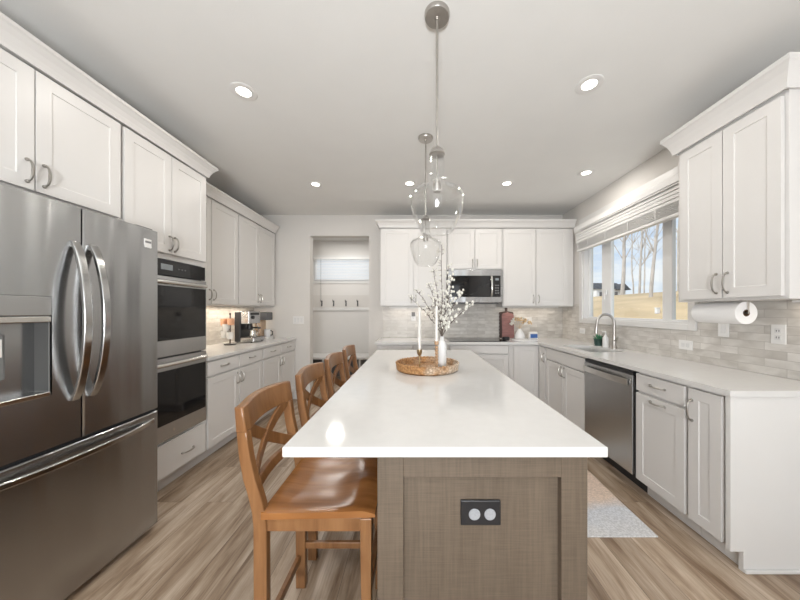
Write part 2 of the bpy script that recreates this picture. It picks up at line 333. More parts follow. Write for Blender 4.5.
def wicker_mat():
    m = bpy.data.materials.new('woven_wicker'); m.use_nodes = True
    t = m.node_tree; b = t.nodes['Principled BSDF']; b.inputs['Roughness'].default_value = 0.7
    tcn = N(t, 'ShaderNodeTexCoord')
    v = N(t, 'ShaderNodeTexVoronoi'); v.inputs['Scale'].default_value = 75
    t.links.new(tcn.outputs['Object'], v.inputs['Vector'])
    n1 = N(t, 'ShaderNodeTexNoise'); n1.inputs['Scale'].default_value = 16; t.links.new(tcn.outputs['Object'], n1.inputs['Vector'])
    sp = N(t, 'ShaderNodeSeparateXYZ'); t.links.new(tcn.outputs['Object'], sp.inputs[0])
    ad = N(t, 'ShaderNodeMath', operation='MULTIPLY_ADD'); ad.inputs[1].default_value = 1.2
    t.links.new(sp.outputs['X'], ad.inputs[0]); t.links.new(n1.outputs['Fac'], ad.inputs[2])
    r = N(t, 'ShaderNodeValToRGB'); r.color_ramp.elements[0].position = 0.40; r.color_ramp.elements[1].position = 0.90
    r.color_ramp.elements[0].color = (0.50, 0.27, 0.11, 1); r.color_ramp.elements[1].color = (0.68, 0.60, 0.50, 1)
    t.links.new(ad.outputs[0], r.inputs[0])
    r2 = N(t, 'ShaderNodeValToRGB'); r2.color_ramp.elements[0].color = (1.15, 1.15, 1.15, 1); r2.color_ramp.elements[1].color = (0.5, 0.44, 0.38, 1); r2.color_ramp.elements[1].position = 0.8
    t.links.new(v.outputs['Distance'], r2.inputs[0])
    m2 = N(t, 'ShaderNodeMixRGB', blend_type='MULTIPLY'); m2.inputs[0].default_value = 1
    t.links.new(r.outputs[0], m2.inputs[1]); t.links.new(r2.outputs[0], m2.inputs[2]); t.links.new(m2.outputs[0], b.inputs['Base Color'])
    bp = N(t, 'ShaderNodeBump'); bp.inputs['Strength'].default_value = 0.8; bp.inputs['Distance'].default_value = 0.004; bp.invert = True
    t.links.new(v.outputs['Distance'], bp.inputs['Height']); t.links.new(bp.outputs[0], b.inputs['Normal'])
    return m
M['wicker'] = wicker_mat()

# ------------------------------------------------------------------ mesh helpers
class MB:
    def __init__(s): s.v = []; s.f = []
    def add(s, vs, fs):
        n = len(s.v); s.v += [tuple(p) for p in vs]; s.f += [tuple(i+n for i in f) for f in fs]; return s
    def box(s, x0, x1, y0, y1, z0, z1):
        return s.add([(x0,y0,z0),(x1,y0,z0),(x1,y1,z0),(x0,y1,z0),(x0,y0,z1),(x1,y0,z1),(x1,y1,z1),(x0,y1,z1)],
                     [(0,3,2,1),(4,5,6,7),(0,1,5,4),(1,2,6,5),(2,3,7,6),(3,0,4,7)])
    def tube(s, pts, r, seg=10, flat=1.0, cap=True):
        pts = [Vector(p) for p in pts]; n = len(pts)
        rs = r if isinstance(r, (list, tuple)) else [r]*n
        vs = []; prev = None
        for i, p in enumerate(pts):
            d = (pts[min(i+1, n-1)] - pts[max(i-1, 0)]).normalized()
            if prev is None:
                up = Vector((0, 0, 1)) if abs(d.z) < 0.9 else Vector((0, 1, 0))
                a = d.cross(up).normalized()
            else:
                a = (prev - d*prev.dot(d)).normalized()
            prev = a; b = d.cross(a)
            for k in range(seg):
                t = 2*PI*k/seg
                vs.append(p + a*(math.cos(t)*rs[i]) + b*(math.sin(t)*rs[i]*flat))
        fs = [(i*seg+k, i*seg+(k+1)%seg, (i+1)*seg+(k+1)%seg, (i+1)*seg+k) for i in range(n-1) for k in range(seg)]
        if cap: fs += [tuple(reversed(range(seg))), tuple(range((n-1)*seg, n*seg))]
        return s.add(vs, fs)
    def lathe(s, prof, c=(0, 0, 0), seg=32, closed=False, axis='Z'):
        vs = []
        for r, z in prof:
            for k in range(seg):
                t = 2*PI*k/seg; a, b = r*math.cos(t), r*math.sin(t)
                p = {'Z': (a, b, z), 'Y': (a, z, b), 'X': (z, a, b)}[axis]
                vs.append((p[0]+c[0], p[1]+c[1], p[2]+c[2]))
        n = len(prof)
        fs = [(i*seg+k, i*seg+(k+1)%seg, (i+1)*seg+(k+1)%seg, (i+1)*seg+k) for i in range(n-1) for k in range(seg)]
        if closed: fs += [((n-1)*seg+k, (n-1)*seg+(k+1)%seg, (k+1)%seg, k) for k in range(seg)]
        else:
            if prof[0][0] > 1e-6: fs.append(tuple(reversed(range(seg))))
            if prof[-1][0] > 1e-6: fs.append(tuple(range((n-1)*seg, n*seg)))
        return s.add(vs, fs)
    def ball(s, c, r, seg=10, rings=6, sz=1.0):
        prof = [(max(1e-5, r*math.sin(PI*i/rings)), -r*sz*math.cos(PI*i/rings)) for i in range(rings+1)]
        return s.lathe(prof, c, seg)
    def prism(s, poly, ax, a0, a1):
        # poly: 2-d outline; ax = axis extruded along
        def P(u, v, w): return {'X': (w, u, v), 'Y': (u, w, v), 'Z': (u, v, w)}[ax]
        n = len(poly)
        vs = [P(u, v, a0) for u, v in poly] + [P(u, v, a1) for u, v in poly]
        fs = [tuple(range(n)), tuple(reversed(range(n, 2*n)))] + [(i, (i+1)%n, n+(i+1)%n, n+i) for i in range(n)]
        return s.add(vs, fs)
    def sweep(s, secs):
        # secs: list of 4-point sections
        n = len(secs); vs = [p for q in secs for p in q]
        fs = [(i*4+k, i*4+(k+1)%4, (i+1)*4+(k+1)%4, (i+1)*4+k) for i in range(n-1) for k in range(4)]
        fs += [(3, 2, 1, 0), tuple((n-1)*4+k for k in range(4))]
        return s.add(vs, fs)
    def build(s, name, mat, parent=None, loc=(0, 0, 0), bevel=0.0, smooth=False, seg=2, rotz=0.0):
        import bmesh
        me = bpy.data.meshes.new(name); me.from_pydata(s.v, [], s.f)
        bm = bmesh.new(); bm.from_mesh(me); bmesh.ops.recalc_face_normals(bm, faces=bm.faces); bm.to_mesh(me); bm.free()
        me.materials.append(mat)
        if smooth:
            for p in me.polygons: p.use_smooth = True
            try: me.set_sharp_from_angle(angle=math.radians(38))
            except Exception: pass
        o = bpy.data.objects.new(name, me); C.objects.link(o)
        o.location = loc; o.rotation_euler = (0, 0, rotz)
        if parent: o.parent = parent
        if bevel > 0:
            b = o.modifiers.new('bevel', 'BEVEL'); b.width = bevel; b.segments = seg; b.limit_method = 'ANGLE'; b.angle_limit = math.radians(40)
        return o

def tag(o, label, cat, group=None):
    o['label'] = label; o['category'] = cat
    if group: o['group'] = group
    return o
def thing(name, label, cat, loc=(0, 0, 0), rotz=0.0, group=None):
    o = bpy.data.objects.new(name, None); C.objects.link(o); o.empty_display_size = 0.1
    o.location = loc; o.rotation_euler = (0, 0, rotz)
    return tag(o, label, cat, group)
def struct(o):
    o['kind'] = 'structure'; return o
def copy_tree(o, parent=None):
    c = o.copy(); C.objects.link(c)
    if parent: c.parent = parent
    for ch in [x for x in C.objects if x.parent == o]: copy_tree(ch, c)
    return c

# ------------------------------------------------------------------ room shell
CEIL = 2.74; XR = 2.20; XL = -2.41; YB = 4.32; YR = -4.0
struct(MB().box(-4.0, 2.33, YR-0.6, 6.1, -0.12, 0.0).build('floor', M['floor']))
struct(MB().box(-4.0, 2.45, YR-0.1, 6.1, CEIL, CEIL+0.15).build('ceiling', M['ceil']))
# back wall with doorway to the mudroom
DX0, DX1, DZ = -1.562, -0.685, 2.43
struct(MB().box(XL-0.12, DX0, YB, YB+0.12, 0, CEIL).box(DX1, XR+0.13, YB, YB+0.12, 0, CEIL).box(DX0, DX1, YB, YB+0.12, DZ, CEIL).build('wall_back', M['wall']))
struct(MB().box(XL-0.12, XL, YR, YB, 0, CEIL).build('wall_left', M['wall']))
# right wall with window opening
WY0, WY1, WZ0, WZ1 = 2.32, 3.79, 1.205, 2.43
struct(MB().box(XR, XR+0.13, YR, WY0, 0, CEIL).box(XR, XR+0.13, WY1, YB, 0, CEIL).box(XR, XR+0.13, WY0, WY1, 0, WZ0).box(XR, XR+0.13, WY0, WY1, WZ1, CEIL).build('wall_right', M['wall']))
# rear wall (behind the photographer) with a wide opening added to let daylight in
struct(MB().box(XL-0.12, -2.05, YR-0.12, YR, 0, CEIL).box(1.85, XR+0.13, YR-0.12, YR, 0, CEIL).box(-2.05, 1.85, YR-0.12, YR, 2.4, CEIL).build('wall_rear', M['wall']))
# mudroom beyond the doorway
MY = 5.9
struct(MB().box(-2.6, -0.2, MY, MY+0.1, 0, 1.92).box(-2.6, -0.2, MY, MY+0.1, 2.39, CEIL).box(-2.6, -2.05, MY, MY+0.1, 1.92, 2.39).box(-0.90, -0.2, MY, MY+0.1, 1.92, 2.39).build('wall_mudroom_back', M['mud']))
struct(MB().box(-2.6, -2.5, YB+0.12, MY, 0, CEIL).build('wall_mudroom_left', M['wall']))
struct(MB().box(-0.30, -0.2, YB+0.12, MY, 0, CEIL).build('wall_mudroom_right', M['wall']))

# tiled backsplashes
struct(MB().box(-0.48, XR, YB-0.008, YB, 0.90, 1.90).build('wall_tile_back', M['tile_x']))
struct(MB().box(XR-0.008, XR, 1.46, YB-0.009, 0.90, 1.155).box(XR-0.008, XR, 1.46, 2.25, 1.155, 1.40).box(XR-0.008, XR, 3.81, YB-0.009, 1.155, 1.40).build('wall_tile_right', M['tile_y']))
struct(MB().box(XL, XL+0.008, 2.482, YB-0.001, 0.90, 1.40).build('wall_tile_left', M['tile_y']))
# baseboards
struct(MB().box(-1.79, DX0, YB-0.014, YB, 0, 0.12).box(DX1, -0.5, YB-0.014, YB, 0, 0.12).build('baseboard_back', M['trim'], bevel=0.003))
struct(MB().box(XR-0.014, XR, YR, 1.455, 0, 0.12).build('baseboard_right', M['trim'], bevel=0.003))

# kitchen window
w = struct(MB().box(XR+0.001, XR+0.10, WY0, WY0+0.012, WZ0, WZ1).box(XR+0.001, XR+0.10, WY1-0.012, WY1, WZ0, WZ1).box(XR+0.001, XR+0.10, WY0, WY1, WZ0, WZ0+0.012).box(XR+0.001, XR+0.10, WY0, WY1, WZ1-0.012, WZ1).build('window_1', M['trim']))
y0, y1, z0, z1 = WY0-0.064, WY1+0.07, 1.155, WZ1+0.085
MB().box(XR-0.02, XR, y0, WY0, z0, z1).box(XR-0.02, XR, WY1, y1, z0, z1).box(XR-0.02, XR, WY0, WY1, z0, WZ0).box(XR-0.02, XR, WY0, WY1, WZ1, z1).build('window_casing', M['trim'], w, bevel=0.003)
xg = XR + 0.075
lites = [(WY0+0.012, 2.563+0.012), (2.632, 3.372), (3.492, WY1-0.008)]
f = MB()
f.box(xg-0.012, xg+0.04, 2.573, 2.634, WZ0+0.012, WZ1-0.012).box(xg-0.012, xg+0.04, 3.370, 3.494, WZ0+0.012, WZ1-0.012)
f.build('window_mullion', M['vinyl'], w, bevel=0.003)
for a, b in lites:
    s = MB().box(xg-0.012, xg+0.025, a, a+0.02, WZ0+0.010, WZ1-0.012).box(xg-0.012, xg+0.025, b-0.02, b, WZ0+0.010, WZ1-0.012)
    s.box(xg-0.012, xg+0.025, a+0.02, b-0.02, WZ0+0.010, WZ0+0.030).box(xg-0.012, xg+0.025, a+0.02, b-0.02, WZ1-0.045, WZ1-0.012)
    so = s.build('window_sash', M['vinyl'], w, bevel=0.002)
    MB().box(xg+0.004, xg+0.008, a+0.02, b-0.02, WZ0+0.030, WZ1-0.045).build('window_pane', M['pane'], so)
MB().box(xg-0.035, xg-0.02, 3.40, 3.425, 1.50, 1.56).tube([(xg-0.04, 3.412, 1.53), (xg-0.05, 3.412, 1.49), (xg-0.045, 3.412, 1.44)], 0.006).build('window_latch', M['vinyl'], w, smooth=True)

# blind of the kitchen window, drawn up
bl = thing('window_blind', 'white horizontal blind drawn up to the top of the kitchen window', 'blind', (XR-0.02, 3.05, 2.425))
L0, L1 = -0.755, 0.755
MB().box(-0.050, -0.005, L0, L1, -0.045, 0.0).build('head_rail', M['whiteplastic'], bl, bevel=0.004)
MB().box(-0.092, -0.080, L0-0.01, L1+0.01, -0.082, -0.020).box(-0.080, -0.011, L0-0.01, L0-0.004, -0.082, -0.020).box(-0.080, -0.011, L1+0.004, L1+0.01, -0.082, -0.020).build('valance', M['whiteplastic'], bl, bevel=0.003)
MB().box(-0.088, -0.080, L0-0.006, L1+0.006, -0.098, -0.086).build('valance_lip', M['whiteplastic'], bl, bevel=0.003)
vb = MB()
for k in range(4): vb.box(-0.074+0.003*(k%2), -0.020, L0-0.002, L1+0.002, -0.131-k*0.033, -0.104-k*0.033)
vb.box(-0.060, -0.022, L0, L1, -0.236, -0.095).build('folded_slats', M['whiteplastic'], bl, bevel=0.004)
sl = MB()
for k in range(6):
    zz = -0.243 - k*0.0150
    sl.box(-0.062, -0.014, L0+0.01, L1-0.01, zz-0.0022, zz+0.0022)
sl.build('slat_stack', M['whiteplastic'], bl)
MB().box(-0.064, -0.012, L0+0.008, L1-0.008, -0.345, -0.322).build('bottom_rail', M['whiteplastic'], bl, bevel=0.004)
for yy in (-0.5, -0.17, 0.17, 0.5):
    MB().box(-0.0705, -0.069, yy-0.004, yy+0.004, -0.342, -0.155).build('ladder_cord', M['whiteplastic'], bl)

# mudroom window + blind
w2 = struct(MB().box(-2.05, -2.02, MY, MY+0.08, 1.92, 2.39).box(-0.93, -0.90, MY, MY+0.08, 1.92, 2.39).box(-2.02, -0.93, MY, MY+0.08, 1.92, 1.95).box(-2.02, -0.93, MY, MY+0.08, 2.36, 2.39).build('window_2', M['vinyl']))
MB().box(-2.02, -0.93, MY+0.05, MY+0.055, 1.95, 2.36).build('window_pane', M['pane'], w2)
MB().box(-2.10, -2.05, MY-0.015, MY, 1.87, 2.44).box(-0.90, -0.85, MY-0.015, MY, 1.87, 2.44).box(-2.05, -0.90, MY-0.015, MY, 2.39, 2.44).box(-2.05, -0.90, MY-0.015, MY, 1.87, 1.92).build('window_casing', M['trim'], w2)
mb = thing('window_blind', 'lowered white slatted blind on the small mudroom window', 'blind', (-1.475, MY-0.03, 2.40))
MB().box(-0.56, 0.56, -0.03, 0.012, -0.05, 0.0).build('head_rail', M['whiteplastic'], mb)
sl = MB()
for k in range(13):
    zz = -0.075 - k*0.031
    sl.add([(-0.55, -0.014, zz-0.013), (0.55, -0.014, zz-0.013), (0.55, 0.008, zz+0.014), (-0.55, 0.008, zz+0.014),
            (-0.55, -0.011, zz-0.015), (0.55, -0.011, zz-0.015), (0.55, 0.011, zz+0.012), (-0.55, 0.011, zz+0.012)],
           [(0, 1, 2, 3), (7, 6, 5, 4), (0, 4, 5, 1), (1, 5, 6, 2), (2, 6, 7, 3), (3, 7, 4, 0)])
mbm = pmat('translucent_slat', (0.84, 0.84, 0.84), 0.5, noise_amt=0.01)
_t = mbm.node_tree; _tr = N(_t, 'ShaderNodeBsdfTranslucent'); _tr.inputs[0].default_value = (0.9, 0.9, 0.9, 1)
_mx = N(_t, 'ShaderNodeMixShader'); _mx.inputs[0].default_value = 0.5
_t.links.new(_t.nodes['Principled BSDF'].outputs[0], _mx.inputs[1]); _t.links.new(_tr.outputs[0], _mx.inputs[2]); _t.links.new(_mx.outputs[0], _t.nodes['Material Output'].inputs[0])
sl.build('slats', mbm, mb)
MB().tube([(-0.42, -0.03, -0.03), (-0.42, -0.034, -0.5), (-0.42, -0.03, -0.86)], 0.003, 6).build('pull_cord', M['greyplastic'], mb)

# mudroom: hook rail, bench
hr = thing('hook_rail', 'white rail of coat hooks under the mudroom window', 'coat rack', (-1.42, MY, 1.32))
MB().box(-0.95, 0.95, -0.02, 0, 0.0, 0.06).build('rail', M['trim'], hr, bevel=0.003)
MB().box(-0.95, 0.95, -0.008, 0, 0.06, 0.31).build('back_board', M['wall'], hr)
for k in range(4):
    x = -1.42
    hx = [-1.89, -1.65, -1.40, -1.165][k] - x
    MB().box(hx-0.012, hx+0.012, -0.014, -0.008, 0.09, 0.20).tube([(hx, -0.014, 0.17), (hx, -0.06, 0.17), (hx, -0.085, 0.215)], 0.007, 8).tube([(hx, -0.014, 0.11), (hx, -0.04, 0.09), (hx, -0.055, 0.12)], 0.007, 8).build('hook', M['greysteel'], hr, smooth=True)
be = thing('mudroom_bench', 'white built-in bench beyond the doorway', 'bench', (-1.42, 5.62, 0))
MB().box(-0.98, 1.08, -0.27, 0.27, 0.415, 0.455).build('seat', M['trim'], be, bevel=0.004)
for xx in (-0.98, -0.30, 0.38, 1.05):
    MB().box(xx, xx+0.03, -0.25, 0.27, 0.0, 0.413).build('side_panel', M['trim'], be)
MB().box(-0.95, 1.05, 0.24, 0.262, 0.0, 0.41).build('back_panel', M['greysteel'], be)
tag(MB().box(-0.22, 0.22, -0.16, 0.16, 0, 0.26).build('storage_bin', M['beige'], loc=(-0.78, 5.58, 0.0), bevel=0.02), 'tan bin tucked under the mudroom bench', 'bin')

ml = thing('mudroom_fill_light', 'unseen round ceiling light added to brighten the mudroom', 'ceiling light', (-1.4, 5.1, CEIL))  # fixture and its lamp added out of view to brighten the mudroom
MB().lathe([(0.0005, 0), (0.15, 0), (0.15, -0.02), (0.13, -0.035), (0.0005, -0.04)], (0, 0, 0), 32).build('diffuser', M['whiteplastic'], ml, smooth=True)
lamp('lamp', 'AREA', (0, 0, -0.05), (0, 0, 0), MUD_FILL_POWER, (1.0, 0.97, 0.92), ml, shape='DISK', size=0.25)

# ------------------------------------------------------------------ outdoors
def ground_z(x, y):
    t = max(0.0, min(1.0, (x - 4.0) / 15.0)); t = t*t*(3-2*t)
    return -0.45 + 3.2*t + 0.05*math.sin(x*0.6 + y*0.35)
gm = MB(); nx, ny = 60, 50
vs = []
for i in range(nx+1):
    x = 2.34 + (95 - 2.34)*(i/nx)**1.8
    for j in range(ny+1):
        y = -12 + 130*(j/ny)
        vs.append((x, y, ground_z(x, y)))
gm.add(vs, [(i*(ny+1)+j, (i+1)*(ny+1)+j, (i+1)*(ny+1)+j+1, i*(ny+1)+j+1) for i in range(nx) for j in range(ny)])
struct(gm.build('lawn', M['lawn'], smooth=True))
hm = MB(); pts = []
for j in range(80):
    y = 30 + j*2.0; x = 92
    pts.append((x, y, 4.6 + 1.6*noise.noise(Vector((j*0.25, 1, 2))) + 0.6*noise.noise(Vector((j*1.3, 4, 2)))))
for j in range(79):
    a, b = pts[j], pts[j+1]
    hm.add([(a[0], a[1], 1), (b[0], b[1], 1), b, a, (a[0]+8, a[1], 1), (b[0]+8, b[1], 1)], [(0, 1, 2, 3), (3, 2, 5, 4)])
struct(hm.build('hills', M['hill']))

def bare_tree(px, Y, h, r, lean, seed, label, fork=None, group=None):
    rnd = random.Random(seed)
    X = (px-415)/290.0*Y; gz = ground_z(X, Y) - 0.1
    root = thing('bare_tree', label, 'tree', (X, Y, gz), 0, group)
    tp = []; rr = []
    nseg = 9
    for i in range(nseg+1):
        t = i/nseg
        tp.append(Vector((lean*h*t**1.3*0.8 + 0.05*rnd.uniform(-1, 1)*h*0.1, lean*h*0.1*t, h*t))); rr.append(r*(1-0.8*t)+0.01)
    MB().tube(tp, rr, 8).build('trunk', M['bark'], root, smooth=True)
    bm_ = MB()
    for k in range(14):
        i = rnd.randint(2, nseg-1); p = tp[i]; a = rnd.uniform(0, 2*PI); ln = h*rnd.uniform(0.12, 0.3)
        d = Vector((math.cos(a)*0.6, math.sin(a)*0.6, rnd.uniform(0.7, 1.3))).normalized()
        mid = p + d*ln*0.5 + Vector((rnd.uniform(-1, 1), rnd.uniform(-1, 1), 0))*0.05*ln
        end = p + d*ln + Vector((0, 0, 0.12*ln))
        bm_.tube([p, mid, end], [rr[i]*0.3, rr[i]*0.2, 0.008], 5)
        for q in range(3):
            d2 = (d + Vector((rnd.uniform(-.8, .8), rnd.uniform(-.8, .8), rnd.uniform(0, .5)))).normalized()
            bm_.tube([mid, mid + d2*ln*0.45], [rr[i]*0.2, 0.006], 4)
    if fork:
        for (t0, dx, hh, rf) in fork:
            p = tp[int(t0*nseg)]
            bm_.tube([p, p+Vector((dx*0.45, 0, hh*0.35)), p+Vector((dx, 0, hh))], [rf, rf*0.7, rf*0.25], 7)
    bm_.build('branches', M['bark'], root, smooth=True)
bare_tree(622.5, 26, 14, 0.15, 0.07, 1, 'bare straight tree trunk beside the white house outside', group=None)
bare_tree(633, 30, 12, 0.06, -0.04, 2, 'thin bare tree just beside the tight clump outside')
bare_tree(639.5, 29, 14, 0.10, 0.07, 3, 'bare forked tree in the middle of the clump outside', fork=[(0.35, 1.2, 5, 0.05)])
bare_tree(644.5, 34, 13, 0.07, 0.03, 4, 'slim bare tree behind the clump outside')
bare_tree(650.5, 18.5, 8.6, 0.10, 0.16, 5, 'bare tree leaning and forking beside the wide window mullion', fork=[(0.40, -1.1, 3.2, 0.045)])
bare_tree(678, 25, 12, 0.10, 0.03, 6, 'bare tree seen through the narrow window lite beside the wall cabinet')
bare_tree(690, 27, 12, 0.12, -0.04, 8, 'bare tree showing past the edge of the wall cabinet')
# house beyond the lawn
HX, HY = 34.3, 52.0; hz = 2.7
ho = thing('farmhouse', 'white house with dark gable roof beyond the lawn', 'house', (HX, HY, hz))
MB().box(-3.0, 2.0, -2, 3.5, -0.4, 2.5).build('wall', M['siding'], ho)
MB().add([(-3.3, -2.3, 2.4), (2.3, -2.3, 2.4), (2.3, 3.8, 2.4), (-3.3, 3.8, 2.4), (-3.3, 0.8, 3.7), (2.3, 0.8, 3.7)], [(0, 1, 5, 4), (2, 3, 4, 5), (0, 4, 3), (1, 2, 5), (0, 3, 2, 1)]).build('roof', M['roof'], ho)
MB().add([(0.2, -2.8, 2.2), (2.4, -2.8, 2.2), (1.3, -2.8, 3.3), (0.2, 0.8, 2.2), (2.4, 0.8, 2.2), (1.3, 0.8, 3.3)], [(0, 1, 2), (3, 5, 4), (0, 2, 5, 3), (1, 4, 5, 2), (0, 3, 4, 1)]).build('gable', M['roof'], ho)
for wx in (-2.5, -1.2, 0.1, 1.1):
    MB().box(wx, wx+0.5, -2.05, -2.0, 0.6, 1.9).build('house_window', M['greysteel'], ho)
ub = thing('utility_box', 'small white box standing on the tan lawn', 'utility box', (11.7, 14.0, ground_z(11.7, 14.0)))
MB().box(-0.075, 0.075, -0.075, 0.075, 0.0, 0.26).build('body', M['siding'], ub, bevel=0.02)
MB().box(-0.09, 0.09, -0.09, 0.09, 0.26, 0.29).build('lid', M['siding'], ub)

# ------------------------------------------------------------------ cabinetry
DT = 0.02
def shaker(w, h, stile=0.060, rec=0.005, t=DT):
    """door with recessed panel; local x 0..w, y -t..0 (front at -t), z 0..h"""
    m = MB(); s = stile; e = 0.002
    o = [(0, 0), (w, 0), (w, h), (0, h)]
    i1 = [(s, s), (w-s, s), (w-s, h-s), (s, h-s)]
    i2 = [(s+e, s+e), (w-s-e, s+e), (w-s-e, h-s-e), (s+e, h-s-e)]
    vs = [(x, 0, z) for x, z in o] + [(x, -t, z) for x, z in o] + [(x, -t, z) for x, z in i1] + [(x, -t+rec, z) for x, z in i2]
    fs = [(0, 1, 2, 3), (12, 13, 14, 15)]
    for k in range(4):
        j = (k+1) % 4
        fs += [(k, j, 4+j, 4+k), (4+k, 4+j, 8+j, 8+k), (8+k, 8+j, 12+j, 12+k)]
    return m.add(vs, fs)
def pull_mesh(L, vertical):
    m = MB(); n = 12; pts = []; rs = []
    for i in range(n+1):
        t = i/n*2-1
        a = t*L/2; out = -0.004 - 0.026*math.sqrt(max(0, 1 - abs(t)**2.6))
        pts.append((0, out, a) if vertical else (a, out, 0)); rs.append(0.0042 + 0.0018*(1-abs(t)))
    m.tube(pts, rs, 8)
    for sgn in (-1, 1):
        c = (0, -0.004, sgn*L/2) if vertical else (sgn*L/2, -0.004, 0)
        m.lathe([(0.001, -0.011), (0.006, -0.010), (0.0085, -0.005), (0.007, 0.004)], (c[0], 0, c[2]), 10, axis='Y')
    return m
def cabinet(name, label, cat, loc, rotz, w, z0, z1, d, fronts, toe=False, group=None, mat=None, frame_extra=None):
    root = thing(name, label, cat, loc, rotz, group); mat = mat or M['cab']
    g = 0.0008
    MB().box(g, w-g, 0, d, z0, z1).build('carcass', mat, root, bevel=0.0015)
    if toe: MB().box(g, w-g, 0.065, 0.085, 0.001, z0-0.0005).build('toe_kick', mat, root)
    for fr in fronts:
        kind, x0, x1, a, b, hd = fr
        if kind == 'door': o = shaker(x1-x0, b-a).build('door', mat, root, loc=(x0, -0.0012, a), bevel=0.0010)
        else: o = MB().box(0, x1-x0, -DT, 0, 0, b-a).build('drawer', mat, root, loc=(x0, -0.0012, a), bevel=0.004)
        if hd:
            v, hx, hz, L = hd
            pull_mesh(L, v == 'v').build('handle', M['pull'], o, loc=(hx-x0, -DT, hz-a), smooth=True)
    return root
R90 = PI/2

# --- tall run on the refrigerator side (fronts face +X): local x -> +Y
FL = -1.80
cabinet('wall_cabinet', 'white two-door cabinet over the refrigerator', 'cabinet', (FL, 0.913, 0), R90, 0.853, 1.862, 2.45, 0.605,
        [('door', 0.012, 0.443, 1.872, 2.44, ('v', 0.415, 1.955, 0.10)), ('door', 0.449, 0.84, 1.872, 2.44, ('v', 0.477, 1.955, 0.10))])
ov = cabinet('oven_cabinet', 'tall white cabinet housing the double wall oven', 'cabinet', (FL, 1.768, 0), R90, 0.71, 1.685, 2.45, 0.605,
        [('door', 0.008, 0.352, 1.725, 2.44, ('v', 0.332, 1.80, 0.10)), ('door', 0.357, 0.702, 1.725, 2.44, ('v', 0.377, 1.80, 0.10)),
         ('drawer', 0.012, 0.698, 0.125, 0.365, ('h', 0.50, 0.225, 0.11))])
MB().box(0.001, 0.028, 0, 0.605, 0.105, 1.684).box(0.682, 0.709, 0, 0.605, 0.105, 1.684).box(0.028, 0.682, 0, 0.605, 0.105, 0.383).box(0.028, 0.682, 0.55, 0.605, 0.383, 1.684).build('oven_frame', M['cab'], ov, bevel=0.0015)
MB().box(0.001, 0.709, 0.065, 0.085, 0.001, 0.1045).build('toe_kick', M['cab'], ov)

# double oven
on = thing('double_wall_oven', 'stainless and black double wall oven beside the refrigerator', 'oven', (FL, 1.768, 0), R90)
def obox(nm, x0, x1, y0, y1, z0, z1, m, p=on, **k): return MB().box(x0, x1, y0, y1, z0, z1).build(nm, m, p, **k)
ox0, ox1 = 0.030, 0.680
obox('oven_body', ox0+0.002, ox1-0.002, 0.002, 0.54, 0.386, 1.683, M['greysteel'])
cp = obox('control_panel', ox0-0.01, ox1+0.01, -0.022, 0.0, 1.565, 1.676, M['bglass'], bevel=0.003)
obox('display', 0.26, 0.36, -0.0235, -0.0225, 1.605, 1.645, M['display'], cp)
for kx in (0.20, 0.225, 0.41, 0.44, 0.47): obox('button', kx, kx+0.010, -0.0235, -0.0225, 1.618, 1.626, M['greyplastic'], cp)
def oven_door(z0, z1, gz0, gz1, hz):
    d = MB().box(ox0-0.008, ox1+0.008, -0.034, 0.0, z0, z1).build('oven_door', M['steel2'], on, bevel=0.004)
    MB().box(ox0+0.004, ox1-0.004, -0.0365, -0.0342, gz0, gz1).build('door_glass', M['bglass'], d, bevel=0.001)
    h = MB(); pts = []
    for i in range(15):
        t = i/14*2-1; pts.append((ox0+0.012 + (ox1-ox0-0.024)*(t+1)/2, -0.047 - 0.008*(1-t*t), hz))
    h.tube(pts, 0.015, 10)
    for hx in (ox0+0.035, ox1-0.035): h.tube([(hx, -0.034, hz), (hx, -0.052, hz)], 0.010, 8)
    h.build('handle', M['chrome'], d, smooth=True)
    return d
oven_door(0.985, 1.558, 1.10, 1.49, 1.515)
d2 = oven_door(0.390, 0.975, 0.505, 0.885, 0.93)
MB().lathe([(0.001, 0), (0.011, 0), (0.011, 0.001)], (0.355, -0.0355, 0.445), 16, axis='Y').build('badge', M['chrome'], d2)

# lower run cabinets beyond the ovens, wall cabinets above
def base_pair(loc, rot, w, label, group=None, depth=0.605):
    h = w/2
    fr = [('drawer', 0.012, h-0.006, 0.745, 0.868, ('h', h/2, 0.81, 0.10)), ('drawer', h+0.006, w-0.012, 0.745, 0.868, ('h', 1.5*h, 0.81, 0.10)),
          ('door', 0.012, h-0.006, 0.118, 0.728, ('v', h-0.035, 0.64, 0.10)), ('door', h+0.006, w-0.012, 0.118, 0.728, ('v', h+0.035, 0.64, 0.10))]
    return cabinet('base_cabinet', label, 'cabinet', loc, rot, w, 0.105, 0.883, depth, fr, toe=True)
base_pair((FL, 2.480, 0), R90, 0.916, 'white base cabinet with two drawers and two doors beside the ovens')
base_pair((FL, 3.398, 0), R90, 0.916, 'white base cabinet below the coffee machine, ending at the back wall')
FU = -2.08
def upper_pair(loc, rot, w, label, z0=1.385, z1=2.45, d=0.315, hz=0.09):
    h = w/2
    return cabinet('wall_cabinet', label, 'cabinet', loc, rot, w, z0-0.013, z1, d,
                   [('door', 0.012, h-0.004, z0, z1-0.012, ('v', h-0.032, z0+hz, 0.10)), ('door', h+0.004, w-0.012, z0, z1-0.012, ('v', h+0.032, z0+hz, 0.10))])
upper_pair((FU, 2.480, 0), R90, 0.906, 'white wall cabinet hanging directly next to the oven cabinet')
upper_pair((FU, 3.389, 0), R90, 0.885, 'white wall cabinet over the coffee machine')

